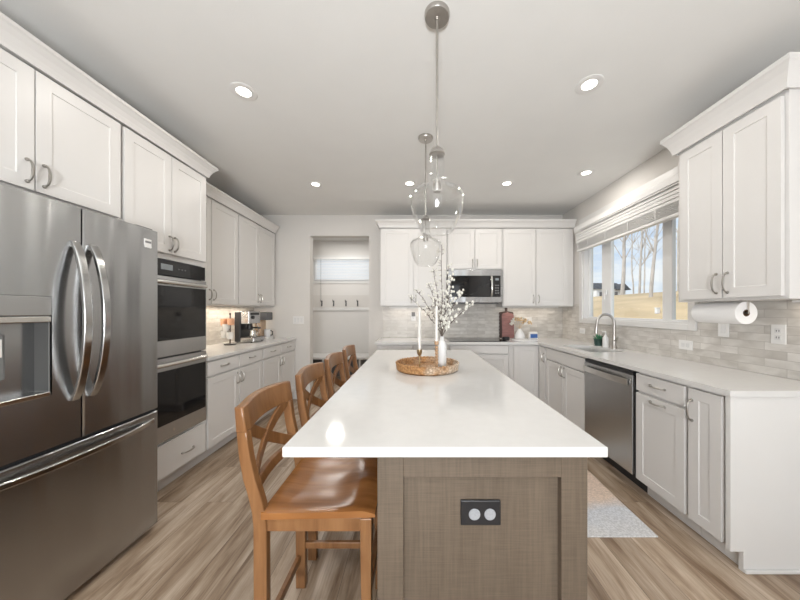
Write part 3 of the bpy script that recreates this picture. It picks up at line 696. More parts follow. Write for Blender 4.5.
# --- back run (fronts face -Y)
FB = 3.72
base_pair((-0.49, FB, 0), 0, 0.93, 'white base cabinet between the doorway and the cooktop', depth=0.595)
cabinet('base_cabinet', 'white drawer base cabinet under the cooktop', 'cabinet', (0.442, FB, 0), 0, 0.76, 0.105, 0.883, 0.595,
        [('drawer', 0.012, 0.748, 0.765, 0.868, None), ('door', 0.012, 0.748, 0.45, 0.75, ('h', 0.38, 0.70, 0.10)), ('door', 0.012, 0.748, 0.118, 0.435, ('h', 0.38, 0.39, 0.10))], toe=True)
cc = thing('corner_cabinet', 'white corner base cabinet where the two counters meet', 'cabinet', (1.204, FB, 0))
MB().prism([(0, 0), (0.395, 0), (0.395, -0.213), (0.985, -0.213), (0.985, 0.595), (0, 0.595)], 'Z', 0.105, 0.883).build('carcass', M['cab'], cc, bevel=0.0015)
MB().prism([(0, 0.065), (0.46, 0.065), (0.46, -0.213), (0.48, -0.213), (0.48, 0.085), (0, 0.085)], 'Z', 0.001, 0.1045).build('toe_kick', M['cab'], cc)
shaker(0.305, 0.745).build('door', M['cab'], cc, loc=(0.06, -0.0012, 0.118), bevel=0.0018)
o = shaker(0.172, 0.745, stile=0.045).build('door', M['cab'], cc, loc=(0.395-0.0012, -0.030, 0.118), bevel=0.0018, rotz=-R90)
pull_mesh(0.10, True).build('handle', M['pull'], o, loc=(0.145, -DT, 0.62), smooth=True)
FBU = 4.00
upper_pair((-0.48, FBU, 0), 0, 0.92, 'white wall cabinet between the doorway and the microwave')
upper_pair((0.442, FBU, 0), 0, 0.757, 'short white wall cabinet above the microwave', z0=1.89, hz=0.075)
cabinet('wall_cabinet', 'white wall cabinet between the microwave and the window corner', 'cabinet', (1.201, FBU, 0), 0, 0.985, 1.372, 2.45, 0.31,
        [('door', 0.012, 0.455, 1.385, 2.438, ('v', 0.423, 1.475, 0.10)), ('door', 0.463, 0.90, 1.385, 2.438, ('v', 0.495, 1.475, 0.10))])

# --- sink run (fronts face -X): local x -> -Y
FR = 1.60
cabinet('sink_cabinet', 'white sink base cabinet under the faucet', 'cabinet', (FR, 3.505, 0), -R90, 0.812, 0.105, 0.70, 0.59,
        [('drawer', 0.012, 0.80, 0.742, 0.868, None), ('door', 0.012, 0.402, 0.118, 0.728, ('v', 0.372, 0.655, 0.10)), ('door', 0.41, 0.80, 0.118, 0.728, ('v', 0.44, 0.655, 0.10))], toe=True)
sk = bpy.data.objects.get('sink_cabinet')
MB().box(0.001, 0.811, 0, 0.018, 0.7, 0.883).box(0.001, 0.02, 0.018, 0.59, 0.7, 0.883).box(0.792, 0.811, 0.018, 0.59, 0.7, 0.883).build('face_frame', M['cab'], sk)
cabinet('base_cabinet', 'white single-drawer base cabinet beside the dishwasher', 'cabinet', (FR, 2.077, 0), -R90, 0.388, 0.105, 0.883, 0.59,
        [('drawer', 0.004, 0.376, 0.748, 0.868, ('h', 0.19, 0.812, 0.11)), ('door', 0.004, 0.376, 0.118, 0.732, ('h', 0.19, 0.703, 0.11))], toe=True)
cabinet('base_cabinet', 'narrow white one-door base cabinet at the open counter end', 'cabinet', (FR, 1.688, 0), -R90, 0.212, 0.105, 0.883, 0.59,
        [('door', 0.012, 0.192, 0.118, 0.868, ('v', 0.036, 0.745, 0.115))], toe=True)
ep = thing('end_panel', 'plain white panel closing the counter end', 'panel', (0, 1.452, 0))
MB().prism([(1.58, 0.105), (1.645, 0.105), (1.645, 0.0), (2.185, 0.0), (2.185, 0.883), (1.58, 0.883)], 'Y', 0.0, 0.0235).build('panel', M['trim'], ep, bevel=0.001)
MB().box(1.645, 2.185, -0.012, 0.0, 0.0, 0.018).build('shoe_moulding', M['trim'], ep, bevel=0.004)
# dishwasher
dw = thing('dishwasher', 'stainless dishwasher between the sink cabinet and drawer cabinet', 'dishwasher', (FR, 2.690, 0), -R90)
MB().box(0.002, 0.609, 0.0, 0.56, 0.10, 0.878).build('tub', M['black'], dw)
dd = MB().box(0.008, 0.592, -0.03, -0.001, 0.125, 0.845).build('front_panel', M['steel2'], dw, bevel=0.004)
MB().box(0.008, 0.592, -0.026, 0.0, 0.848, 0.872).build('control_strip', M['black'], dw, bevel=0.002)
h = MB(); pts = []
for i in range(13):
    t = i/12*2-1; pts.append((0.30 + t*0.27, -0.046 - 0.016*(1-t*t), 0.79))
h.sweep([[(x-0, y-0.006, z-0.023), (x, y-0.006, z+0.023), (x, y+0.010, z+0.020), (x, y+0.010, z-0.020)] for x, y, z in pts])
h.box(0.03, 0.06, -0.045, -0.029, 0.775, 0.805).box(0.54, 0.57, -0.045, -0.029, 0.775, 0.805)
h.build('handle', M['chrome'], dd, smooth=True)
MB().box(0.004, 0.606, 0.07, 0.09, 0.001, 0.0995).build('toe_kick', M['black'], dw)

# wall cabinet beside the window
cabinet('wall_cabinet', 'large white two-door wall cabinet above the paper towel roll', 'cabinet', (1.875, 2.065, 0), -R90, 0.615, 1.372, 2.45, 0.316,
        [('door', 0.034, 0.312, 1.388, 2.40, ('v', 0.282, 1.478, 0.115)), ('door', 0.318, 0.596, 1.388, 2.40, ('v', 0.346, 1.478, 0.115))])

# crown mouldings
def crown(path, label, zlo=2.447):
    """path: plan points of cabinet face line; moulding flares to the left of travel"""
    prof = [(0.0, 2.447), (0.010, 2.447), (0.014, 2.462), (0.020, 2.478), (0.032, 2.502), (0.050, 2.524), (0.058, 2.530), (0.058, 2.548), (0.0, 2.548)]
    prof = [(o_, 2.548 - (2.548-z)*(2.548-zlo)/(2.548-2.447)) for o_, z in prof]
    n = len(path); vs = []
    P = [Vector(p) for p in path]
    for i in range(n):
        din = (P[i]-P[i-1]).normalized() if i > 0 else None
        dout = (P[i+1]-P[i]).normalized() if i < n-1 else None
        nl = lambda d: Vector((-d.y, d.x))
        if din is None: off = nl(dout)
        elif dout is None: off = nl(din)
        else:
            b = nl(din)+nl(dout); off = b / (b.dot(nl(din)))
        for (o_, z) in prof: vs.append((P[i].x + off.x*(o_+0.001), P[i].y + off.y*(o_+0.001), z+0.0045))
    k = len(prof)
    fs = [(i*k+a, i*k+(a+1)%k, (i+1)*k+(a+1)%k, (i+1)*k+a) for i in range(n-1) for a in range(k)]
    fs += [tuple(range(k)), tuple(reversed(range((n-1)*k, n*k)))]
    o = MB().add(vs, fs).build('crown_moulding', M['cab'])
    return tag(o, label, 'moulding')
crown([(XL+0.002, 2.480), (FL+0.02, 2.480), (FL+0.02, 0.91)], 'white crown moulding topping the refrigerator and oven cabinets')
crown([(FU+0.02, YB-0.045), (FU+0.02, 2.548)], 'white crown moulding over the coffee corner wall cabinets')
crown([(XR-0.012, FBU-DT), (-0.482, FBU-DT), (-0.482, YB-0.002)], 'white crown moulding over the wall cabinets by the microwave')
crown([(XR-0.002, 1.449), (1.875-DT, 1.449), (1.875-DT, 2.067), (XR-0.002, 2.067)], 'white crown moulding on the cabinet beside the window', 2.415)
bpy.data.objects['crown_moulding'].name = 'crown_moulding'

# countertops
CT0, CT1 = 0.8835, 0.9135
tag(MB().box(XL+0.009, -1.765, 2.480, YB-0.002, CT0, CT1).build('countertop', M['quartz'], bevel=0.003), 'white quartz countertop under the coffee machine', 'countertop')
SX0, SX1, SY0, SY1 = 1.70, 2.04, 2.80, 3.36
ct = MB()
ct.box(-0.505, 1.565, 3.685, YB-0.009, CT0, CT1)
ct.box(1.565, SX0, 1.440, YB-0.009, CT0, CT1).box(SX1, XR-0.009, 1.440, YB-0.009, CT0, CT1)
ct.box(SX0, SX1, 1.440, SY0, CT0, CT1).box(SX0, SX1, SY1, YB-0.009, CT0, CT1)
tag(ct.build('countertop', M['quartz']), 'white quartz L-shaped countertop running from the cooktop past the sink', 'countertop')
# sink
sn = thing('kitchen_sink', 'stainless undermount sink set in the countertop below the window', 'sink', (0, 0, 0))
g = 0.004
MB().box(SX0-0.01, SX0+g, SY0-0.01, SY1+0.01, 0.72, CT0-0.001).box(SX1-g, SX1+0.01, SY0-0.01, SY1+0.01, 0.72, CT0-0.001).box(SX0, SX1, SY0-0.01, SY0+g, 0.72, CT0-0.001).box(SX0, SX1, SY1-g, SY1+0.01, 0.72, CT0-0.001).box(SX0-0.01, SX1+0.01, SY0-0.01, SY1+0.01, 0.712, 0.72).build('basin', M['sinksteel'], sn)
MB().lathe([(0.001, 0.0), (0.03, 0.0), (0.042, 0.003), (0.045, 0.001)], (1.87, 3.08, 0.7205), 20).build('drain', M['chrome'], sn, smooth=True)

# faucet
fa = thing('faucet', 'brushed nickel gooseneck faucet with pull-down spray', 'faucet', (2.10, 3.06, CT1))
MB().lathe([(0.028, 0), (0.028, 0.008), (0.022, 0.016), (0.019, 0.06), (0.019, 0.13), (0.015, 0.15)], (0, 0, 0), 20).build('base', M['nickel'], fa, smooth=True)
pts = [(0, 0, 0.13)]
for i in range(13):
    a = PI*i/12; pts.append((-0.085+0.085*math.cos(a), 0.015*i/12, 0.275+0.085*math.sin(a)))
pts.append((-0.172, 0.02, 0.235))
MB().tube(pts, 0.0135, 12).build('spout', M['nickel'], fa, smooth=True)
MB().tube([(-0.171, 0.02, 0.24), (-0.178, 0.022, 0.16)], [0.015, 0.019], 12).build('spray_head', M['nickel'], fa, smooth=True)
MB().tube([(0.0, -0.015, 0.085), (0.0, -0.035, 0.09), (-0.01, -0.075, 0.13)], [0.012, 0.010, 0.006], 10).build('lever', M['nickel'], fa, smooth=True)

# microwave
mw = thing('microwave', 'stainless over-the-range microwave mounted above the cooktop', 'microwave', (0.446, FBU-0.065, 1.425))
MB().box(0, 0.745, 0.03, 0.375, 0.0, 0.448).build('body', M['greysteel'], mw, bevel=0.003)
md = MB().box(0, 0.745, 0.0, 0.029, 0.0, 0.448).build('front_frame', M['steel'], mw, bevel=0.004)
MB().box(0.03, 0.715, -0.003, -0.0005, 0.075, 0.365).build('door_glass', M['bglass'], md, bevel=0.001)
pts = [(0.59, -0.012 - 0.026*(1-(i/10*2-1)**2), 0.085 + 0.27*i/10) for i in range(11)]
MB().tube(pts, 0.014, 10).build('handle', M['chrome'], md, smooth=True)
MB().box(0.645, 0.69, -0.0045, -0.0032, 0.30, 0.33).build('display', M['display'], md)
for r_ in range(4):
    for c_ in range(3): MB().box(0.642+c_*0.018, 0.653+c_*0.018, -0.0045, -0.0032, 0.12+r_*0.035, 0.135+r_*0.035).build('button', M['greyplastic'], md)
MB().box(0.04, 0.705, 0.06, 0.34, -0.012, 0.0).build('vent_grille', M['greysteel'], mw)

# cooktop
ck = thing('cooktop', 'black glass cooktop set in the counter under the microwave', 'cooktop', (0.82, 4.0, CT1))
MB().box(-0.375, 0.375, -0.25, 0.25, 0.0005, 0.008).build('glass_top', M['bglass'], ck, bevel=0.002)
bm_ = pmat('burner_ring', (0.10, 0.10, 0.10), 0.3)
for bx, by, br_ in ((-0.2, -0.12, 0.09), (0.17, -0.12, 0.075), (-0.2, 0.13, 0.075), (0.17, 0.13, 0.1)):
    MB().lathe([(br_-0.003, 0.0082), (br_, 0.0086), (br_+0.003, 0.0082)], (bx, by, 0), 32, closed=True).build('burner_ring', bm_, ck)

# ------------------------------------------------------------------ refrigerator
FX = -1.548
fr = thing('refrigerator', 'large stainless french door refrigerator with water dispenser', 'refrigerator', (FX, 0.932, 0), R90)
FW = 0.83
MB().box(0.004, FW-0.004, 0.075, 0.84, 0.04, 1.775).build('case', M['greysteel'], fr, bevel=0.004)
def fcurve(x):  # front bulge across the whole width
    t = (x/FW)*2-1; return -0.0 + 0.010*abs(t)**2.6
def fdoor(x0, x1, z0, z1, hole=None, mat=M['steel']):
    m = MB(); xs = sorted(set([x0 + (x1-x0)*i/24 for i in range(25)] + ([hole[0], hole[1]] if hole else [])))
    xs = [xs[0], xs[0]+0.006] + xs[1:-1] + [xs[-1]-0.006, xs[-1]]
    xs = sorted(xs); zs = [z0, z0+0.005] + ([hole[2], hole[3]] if hole else []) + [z1-0.005, z1]
    vs = []; nz_ = len(zs)
    for i, x in enumerate(xs):
        for j, z in enumerate(zs):
            y = fcurve(x)
            if i in (0, len(xs)-1) or j in (0, nz_-1): y += 0.006
            vs.append((x, y, z))
    fs = []
    for i in range(len(xs)-1):
        for j in range(nz_-1):
            if hole and xs[i] >= hole[0]-1e-6 and xs[i+1] <= hole[1]+1e-6 and j == 2: continue
            fs.append((i*nz_+j, (i+1)*nz_+j, (i+1)*nz_+j+1, i*nz_+j+1))
    n0 = len(vs); yb = 0.07
    vs += [(x0, yb, z0), (x1, yb, z0), (x1, yb, z1), (x0, yb, z1)]
    L = len(xs)-1
    fs.append((n0, n0+3, n0+2, n0+1))
    fs.append(tuple([i*nz_ for i in range(L+1)] + [n0+1, n0]))
    fs.append(tuple([i*nz_+nz_-1 for i in range(L, -1, -1)] + [n0+3, n0+2]))
    fs.append(tuple([j for j in range(nz_-1, -1, -1)] + [n0, n0+3]))
    fs.append(tuple([L*nz_+j for j in range(nz_)] + [n0+2, n0+1]))
    return m.add(vs, fs)
split = 0.420
HO = (0.055, 0.305, 0.955, 1.372)
ld = fdoor(0.002, split-0.003, 0.722, 1.79, HO).build('door', M['steel'], fr, smooth=True)
rd = fdoor(split+0.003, FW-0.002, 0.722, 1.79).build('door', M['steel'], fr, smooth=True)
fz = fdoor(0.002, FW-0.002, 0.032, 0.708).build('freezer_drawer', M['steel'], fr, smooth=True)
MB().box(0.01, FW-0.01, 0.03, 0.07, 0.709, 0.721).build('gasket', M['dark'], fr)
MB().box(split-0.0028, split+0.0028, 0.015, 0.07, 0.722, 1.785).build('door_gasket', M['dark'], fr)
MB().box(0.02, FW-0.02, 0.06, 0.08, 0.0, 0.031).build('base_grille', M['black'], fr)
MB().box(0.02, 0.12, 0.03, 0.12, 1.776, 1.80).box(FW-0.12, FW-0.02, 0.03, 0.12, 1.776, 1.80).build('hinge_cover', M['greysteel'], fr)
def fhandle(x, z0, z1, parent, dx):
    m = MB(); secs = []; n = 20
    for i in range(n+1):
        t = i/n*2-1; z = z0+(z1-z0)*i/n
        y = -0.010 - 0.064*(1-t*t)**0.75; xx = x + dx*(1-t*t)
        secs.append([(xx-0.017, y, z), (xx+0.017, y, z), (xx+0.015, y+0.019, z), (xx-0.015, y+0.019, z)])
    m.sweep(secs); m.box(x-0.013, x+0.013, -0.012, 0.012, z0, z0+0.03); m.box(x-0.013, x+0.013, -0.012, 0.012, z1-0.03, z1)
    m.build('handle', M['fhandle'], parent, bevel=0.004, smooth=True)
fhandle(0.385, 0.905, 1.625, ld, -0.004)
fhandle(0.458, 0.905, 1.625, rd, 0.004)
secs = []
for i in range(25):
    t = i/24*2-1; x = 0.035 + (FW-0.07)*i/24; y = 0.008 - 0.062*(1-abs(t)**2.5)
    secs.append([(x, y, 0.645), (x, y, 0.672), (x, y+0.018, 0.672), (x, y+0.018, 0.645)])
MB().sweep(secs).box(0.035, 0.06, -0.0, 0.02, 0.645, 0.672).box(FW-0.06, FW-0.035, 0.0, 0.02, 0.645, 0.672).build('handle', M['fhandle'], fz, bevel=0.005, smooth=True)
# dispenser
dp = MB()
yf = 0.012
dp.box(HO[0], HO[1], 0.10, 0.105, HO[2], 1.285).box(HO[0], HO[0]+0.003, yf, 0.10, HO[2], 1.285).box(HO[1]-0.003, HO[1], yf-0.003, 0.10, HO[2], 1.285).box(HO[0], HO[1], yf+0.0, 0.10, 1.285, 1.29)
dpo = dp.build('dispenser', pmat('dispenser_grey', (0.34, 0.34, 0.335), 0.4, 0.5), ld)
MB().box(HO[1]-0.0045, HO[1]-0.0032, yf, 0.098, HO[2]+0.015, 1.283).build('recess_side', pmat('recess_dark', (0.07, 0.07, 0.068), 0.5), ld)
MB().box(HO[0]+0.001, HO[1]-0.001, -0.001, 0.02, 1.29, 1.371).build('dispenser_panel', M['steel2'], ld, bevel=0.003)
MB().box(HO[0]+0.002, HO[1]-0.004, -0.003, 0.05, 1.262, 1.288).build('dispenser_lip', M['chrome'], ld, bevel=0.004)
MB().box(HO[0]+0.004, HO[1]-0.004, 0.0, 0.098, HO[2]-0.006, HO[2]+0.014).build('drip_tray', M['chrome'], ld, bevel=0.003)
MB().box(0.115, 0.205, 0.055, 0.075, 1.04, 1.22).build('paddle', M['greyplastic'], ld, bevel=0.008)
MB().box(0.128, 0.190, 0.050, 0.054, 1.13, 1.20).build('paddle_label', M['whiteplastic'], ld)
MB().tube([(0.15, 0.06, 1.262), (0.15, 0.06, 1.225)], 0.012, 10).build('nozzle', M['black'], ld)
# small white badge with three round marks, near the door's upper corner
bd = MB().box(0.730, 0.775, 0.002, 0.0075, 1.690, 1.728).build('badge', M['whiteplastic'], rd, bevel=0.002)
for k in range(3):
    MB().lathe([(0.0006, -0.003), (0.0075, -0.003), (0.0075, 0.003)], (0.739+k*0.0145, 0.0045, 1.684), 14, axis='Y').build('round_mark', M['whiteplastic'], bd)
MB().box(0.734, 0.771, 0.0012, 0.0019, 1.704, 1.716).build('badge_band', M['greyplastic'], bd)

# ------------------------------------------------------------------ island
IX0, IX1, IY0, IY1 = -0.115, 0.527, 0.885, 2.90
isl = thing('kitchen_island', 'taupe wood island cabinet with a framed end panel', 'island', (0, 0, 0))
RD = 0.024
MB().box(IX0+0.002, IX1-0.002, IY0+RD, IY1, 0.0, 0.8832).build('body', M['island'], isl)
st = 0.080
MB().box(IX0, IX0+st, IY0, IY0+RD, 0, 0.883).build('end_stile', M['island'], isl, bevel=0.0015)
MB().box(IX1-st, IX1, IY0, IY0+RD, 0, 0.883).build('end_stile', M['island'], isl, bevel=0.0015)
MB().box(IX0+st, IX1-st, IY0, IY0+RD, 0.802, 0.883).build('end_rail', M['island'], isl, bevel=0.0015)
MB().box(IX0+st, IX1-st, IY0, IY0+RD, 0, 0.10).build('end_rail', M['island'], isl, bevel=0.0015)
for k in range(4):
    a = 0.93 + k*0.49
    o = shaker(0.48, 0.74).build('door', M['island'], isl, loc=(IX1, a, 0.12), bevel=0.0015, rotz=R90)
    pull_mesh(0.10, True).build('handle', M['pull'], o, loc=(0.04 if k % 2 else 0.44, -DT, 0.64), smooth=True)
tag(MB().box(-0.387, 0.562, 0.843, 2.955, CT0, CT1).build('island_countertop', M['quartz'], bevel=0.003), 'white quartz slab topping the island', 'countertop')
# outlet in end panel
io = thing('power_outlet', 'black outlet plate with two round grey sockets on the island end', 'outlet', (0.2045, IY0+RD, 0.682))
MB().box(-0.0625, 0.0625, -0.008, 0.0, -0.039, 0.039).build('plate', M['black'], io, bevel=0.003)
for sx in (-0.0195, 0.0285):
    MB().lathe([(0.0005, -0.0105), (0.0165, -0.0105), (0.018, -0.0085), (0.018, -0.006)], (sx, 0, -0.004), 28, axis='Y').build('socket', pmat('grey_socket', (0.33, 0.34, 0.36), 0.5, noise_s=200, noise_amt=0.1), io)

# ------------------------------------------------------------------ stools
def make_stool():
    r = thing('counter_stool', 'brown wooden counter stool at the outlet end of the island, whole seat showing', 'stool', (-0.34, 1.205, 0), 0, 'wooden counter stools along the island')
    WD = M['stool']; hw = 0.195
    def bx(z):
        ks = [(0, -0.200), (0.58, -0.202), (0.66, -0.220), (0.72, -0.240), (0.80, -0.256), (0.90, -0.268), (0.98, -0.277)]
        for (a, xa), (b, xb) in zip(ks, ks[1:]):
            if z <= b: 
                t = (z-a)/(b-a); return xa + (xb-xa)*t
        return ks[-1][1]
    for s in (-1, 1):
        secs = []
        for z in (0, 0.3, 0.55, 0.60, 0.64, 0.68, 0.72, 0.76, 0.80, 0.85, 0.888):
            x = bx(z); d = 0.023 if z < 0.62 else 0.023 - 0.006*min(1, (z-0.62)/0.3)
            y = s*(hw-0.017)
            secs.append([(x-d, y-0.016, z), (x+d, y-0.016, z), (x+d, y+0.016, z), (x-d, y+0.016, z)])
        MB().sweep(secs).build('back_leg', WD, r, bevel=0.003, smooth=True)
        secs = []
        for z, d in ((0, 0.015), (0.5845, 0.0205)):
            x = 0.168; y = s*(hw-0.022)
            secs.append([(x-d, y-d, z), (x+d, y-d, z), (x+d, y+d, z), (x-d, y+d, z)])
        MB().sweep(secs).build('front_leg', WD, r, bevel=0.003)
    # seat: saddle carved
    n = 26; vs = []; fs = []
    for i in range(n+1):
        for j in range(n+1):
            u = i/n; v = j/n*2-1
            x = -0.195 + 0.395*u; hwid = hw + 0.004 - 0.012*(u)
            y = v*hwid
            dip = 0.016*math.exp(-(((u-0.42)/0.30)**4) - (abs(v)/0.78)**4)
            ridge = 0.010*math.exp(-((u-0.85)/0.25)**2 - (v/0.20)**2)
            e = 0.004*(max(0, abs(v)-0.94)/0.06)**2
            vs.append((x, y, 0.612 - dip + ridge*0.6 - e - (0.012*max(0, u-0.9)/0.1)))
    for i in range(n):
        for j in range(n): fs.append((i*(n+1)+j, (i+1)*(n+1)+j, (i+1)*(n+1)+j+1, i*(n+1)+j+1))
    b0 = len(vs); ring = [i*(n+1) for i in range(n+1)] + [n*(n+1)+j for j in range(1, n+1)] + [i*(n+1)+n for i in range(n-1, -1, -1)] + [j for j in range(n-1, 0, -1)]
    for k in ring: vs.append((vs[k][0], vs[k][1], 0.585))
    m_ = len(ring)
    for k in range(m_): fs.append((ring[k], ring[(k+1) % m_], b0+(k+1) % m_, b0+k))
    fs.append(tuple(b0+k for k in range(m_)))
    MB().add(vs, fs).build('seat', M['stoolseat'], r, smooth=True)
    for s in (-1, 1):
        y = s*(hw-0.020)
        MB().box(-0.186, 0.150, y-0.011, y+0.011, 0.535, 0.584).build('apron', WD, r, bevel=0.002)
        MB().box(-0.186, 0.150, y-0.009, y+0.009, 0.185, 0.215).build('side_stretcher', WD, r, bevel=0.003)
    MB().box(0.160, 0.180, -hw+0.045, hw-0.045, 0.535, 0.584).build('apron', WD, r, bevel=0.002)
    MB().box(0.158, 0.182, -hw+0.04, hw-0.04, 0.27, 0.305).build('foot_rail', WD, r, bevel=0.003)
    MB().box(-0.218, -0.198, -hw+0.034, hw-0.034, 0.125, 0.16).build('back_stretcher', WD, r, bevel=0.003)
    MB().box(-0.218, -0.198, -hw+0.034, hw-0.034, 0.535, 0.584).build('apron', WD, r, bevel=0.002)
    def bow(y): return -0.024*(1-min(1, abs(y)/(hw-0.034))**2)
    # crest rail
    secs = []
    for i in range(17):
        y = -hw + 2*hw*i/16; o_ = bow(y); ct_ = 0.010*(1-(y/hw)**2)
        z0_, z1_ = 0.884, 0.974 + ct_
        secs.append([(bx(z0_)+o_-0.0185, y, z0_+ct_*0.6), (bx(z0_)+o_+0.0185, y, z0_+ct_*0.6), (bx(z1_)+o_+0.015, y, z1_), (bx(z1_)+o_-0.015, y, z1_)])
    MB().sweep(secs).build('crest_rail', WD, r, bevel=0.005, smooth=True)
    secs = []
    for i in range(13):
        y = -hw+0.034 + 2*(hw-0.034)*i/12; o_ = bow(y)*0.9
        secs.append([(bx(0.67)+o_-0.010, y, 0.668), (bx(0.67)+o_+0.010, y, 0.668), (bx(0.70)+o_+0.010, y, 0.703), (bx(0.70)+o_-0.010, y, 0.703)])
    MB().sweep(secs).build('lower_rail', WD, r, bevel=0.003, smooth=True)
    for s in (-1, 1):
        secs = []
        for i in range(13):
            t = i/12; y = s*(-(hw-0.036) + 2*(hw-0.036)*t); z = 0.70 + (0.89-0.70)*t
            x = bx(z) + bow(y) + s*0.0015
            nx_ = 0.007; hz_ = 0.025
            secs.append([(x-nx_, y, z-hz_), (x+nx_, y, z-hz_), (x+nx_, y, z+hz_), (x-nx_, y, z+hz_)])
        MB().sweep(secs).build('cross_slat', WD, r, bevel=0.002, smooth=True)
    return r
stool = make_stool()
for y, lb in ((1.715, 'brown wooden counter stool, second from the outlet end of the island'),
              (2.205, 'brown wooden counter stool, third from the outlet end of the island'),
              (2.70, 'brown wooden counter stool at the doorway end of the row')):
    c = copy_tree(stool); c.location = (-0.34, y, 0); c['label'] = lb

# ------------------------------------------------------------------ ceiling lights
def can(x, y, label):
    r = thing('recessed_light', label, 'ceiling light', (x, y, CEIL), 0, 'recessed ceiling lights')
    MB().lathe([(0.044, -0.003), (0.070, -0.006), (0.080, -0.003), (0.080, -0.0002), (0.044, -0.0002)], (0, 0, 0), 32, closed=True).build('trim_ring', M['whiteplastic'], r, smooth=True)
    MB().lathe([(0.0005, -0.0025), (0.0435, -0.0025), (0.0435, -0.001), (0.0005, -0.001)], (0, 0, 0), 32).build('lens', M['lens'], r)
    lamp('lamp', 'AREA', (0, 0, -0.010), (0, 0, 0), CAN_POWER, (1.0, 0.95, 0.88), r, shape='DISK', size=0.085)
can(-1.116, 1.89, 'lit recessed ceiling light in front of the refrigerator')
can(1.10, 1.83, 'lit recessed ceiling light in front of the large wall cabinet by the window')
can(-1.12, 3.27, 'lit recessed ceiling light by the doorway, over the coffee side aisle')
can(-0.06, 3.25, 'lit recessed ceiling light just behind the pendants')
can(1.03, 3.25, 'lit recessed ceiling light before the microwave')
can(1.77, 3.00, 'lit recessed ceiling light above the sink')

# pendants
def make_pendant():
    r = thing('pendant_light', 'clear glass pendant over the outlet end of the island', 'pendant light', (0.106, 1.396, CEIL), 0, 'glass pendants over the island')
    MB().lathe([(0.0605, 0.0), (0.0605, -0.012), (0.056, -0.020), (0.012, -0.022), (0.010, -0.035), (0.0005, -0.036)], (0, 0, 0), 36).build('canopy', M['nickel'], r, smooth=True)
    MB().tube([(0, 0, -0.03), (0, 0, -0.68)], 0.0062, 10).build('rod', M['nickel'], r, smooth=True)
    MB().lathe([(0.006, -0.640), (0.020, -0.646), (0.034, -0.662), (0.038, -0.678), (0.030, -0.682), (0.006, -0.683)], (0, 0, 0), 28).build('cap', M['nickel'], r, smooth=True)
    MB().tube([(0, 0, -0.68), (0, 0, -0.80)], 0.0045, 8).build('stem', M['nickel'], r, smooth=True)
    MB().lathe([(0.006, -0.795), (0.018, -0.800), (0.020, -0.845), (0.018, -0.856), (0.001, -0.857)], (0, 0, 0), 20).build('socket', M['nickel'], r, smooth=True)
    prof = [(0.036, -0.668), (0.0365, -0.70), (0.037, -0.77), (0.039, -0.802), (0.047, -0.822), (0.082, -0.838), (0.115, -0.855), (0.130, -0.875), (0.132, -0.890), (0.128, -0.925), (0.117, -0.968), (0.099, -1.012), (0.080, -1.042), (0.070, -1.052)]
    m = MB().lathe(prof, (0, 0, 0), 48)
    m.f = m.f[:-2]
    o = m.build('glass_shade', M['pglass'], r, smooth=True)
    sd = o.modifiers.new('thickness', 'SOLIDIFY'); sd.thickness = 0.003
    return r
pd = make_pendant()
c = copy_tree(pd); c.location = (0.088, 2.39, CEIL); c['label'] = 'clear glass pendant over the doorway end of the island'

# under-cabinet light bars
def bar(x, y, lx, ly, label, power):
    r = thing('under_cabinet_light', label, 'light', (x, y, 1.371))
    MB().box(-lx/2, lx/2, -ly/2, ly/2, -0.012, 0).build('housing', M['whiteplastic'], r)
    lamp('lamp', 'AREA', (0, 0, -0.015), (0, 0, 0), power, (1.0, 0.87, 0.70), r, shape='RECTANGLE', size=max(lx-0.01, 0.012), size_y=max(ly-0.01, 0.012))
bar(-2.28, 3.39, 0.04, 1.4, 'slim light bar under the coffee corner wall cabinets', UNDER_POWER*7)
bar(-0.02, 4.2, 0.7, 0.04, 'slim light bar under the cabinet beside the doorway', UNDER_POWER)
bar(1.67, 4.2, 0.8, 0.04, 'slim light bar under the corner wall cabinet', UNDER_POWER)
bar(2.14, 1.56, 0.04, 0.14, 'slim light bar under the cabinet beside the window', UNDER_POWER*0.3)

# ------------------------------------------------------------------ rug
tag(MB().box(-0.385, 0.385, -0.6, 0.6, 0.0, 0.008).build('rug', M['rug'], loc=(1.022, 2.276, 0.0), bevel=0.003), 'faded blue and peach runner rug between island and dishwasher', 'rug')

# ------------------------------------------------------------------ tray arrangement on island
TX, TY, TZ = 0.083, 1.965, CT1
tr = thing('wicker_tray', 'round woven wicker tray on the island', 'tray', (TX, TY, TZ))
MB().lathe([(0.0005, 0.0), (0.195, 0.0), (0.208, 0.010), (0.212, 0.045), (0.206, 0.052), (0.199, 0.045), (0.194, 0.014), (0.0005, 0.010)], (0, 0, 0), 48).build('woven_body', M['wicker'], tr, smooth=True)
rim = MB()
for s in (0, 1):
    pts = []
    for i in range(97):
        a = 2*PI*i/96; rr_ = 0.206+0.005*math.cos(24*a + s*PI); pts.append((rr_*math.cos(a), rr_*math.sin(a), 0.050+0.005*math.sin(24*a+s*PI)))
    rim.tube(pts, 0.0045, 6, cap=False)
rim.build('braided_rim', M['wicker'], tr, smooth=True)
TB = TZ + 0.0108
va = tag(MB().lathe([(0.0005, 0.0), (0.027, 0.0), (0.0305, 0.006), (0.0310, 0.150), (0.028, 0.168), (0.019, 0.182), (0.0135, 0.188), (0.0135, 0.212), (0.016, 0.216), (0.011, 0.216), (0.010, 0.185), (0.0005, 0.18)], (0, 0, 0), 28).build('bottle_vase', M['white'], loc=(0.180, 1.945, TB), smooth=True), 'white bottle vase holding flowering branches on the tray', 'vase')
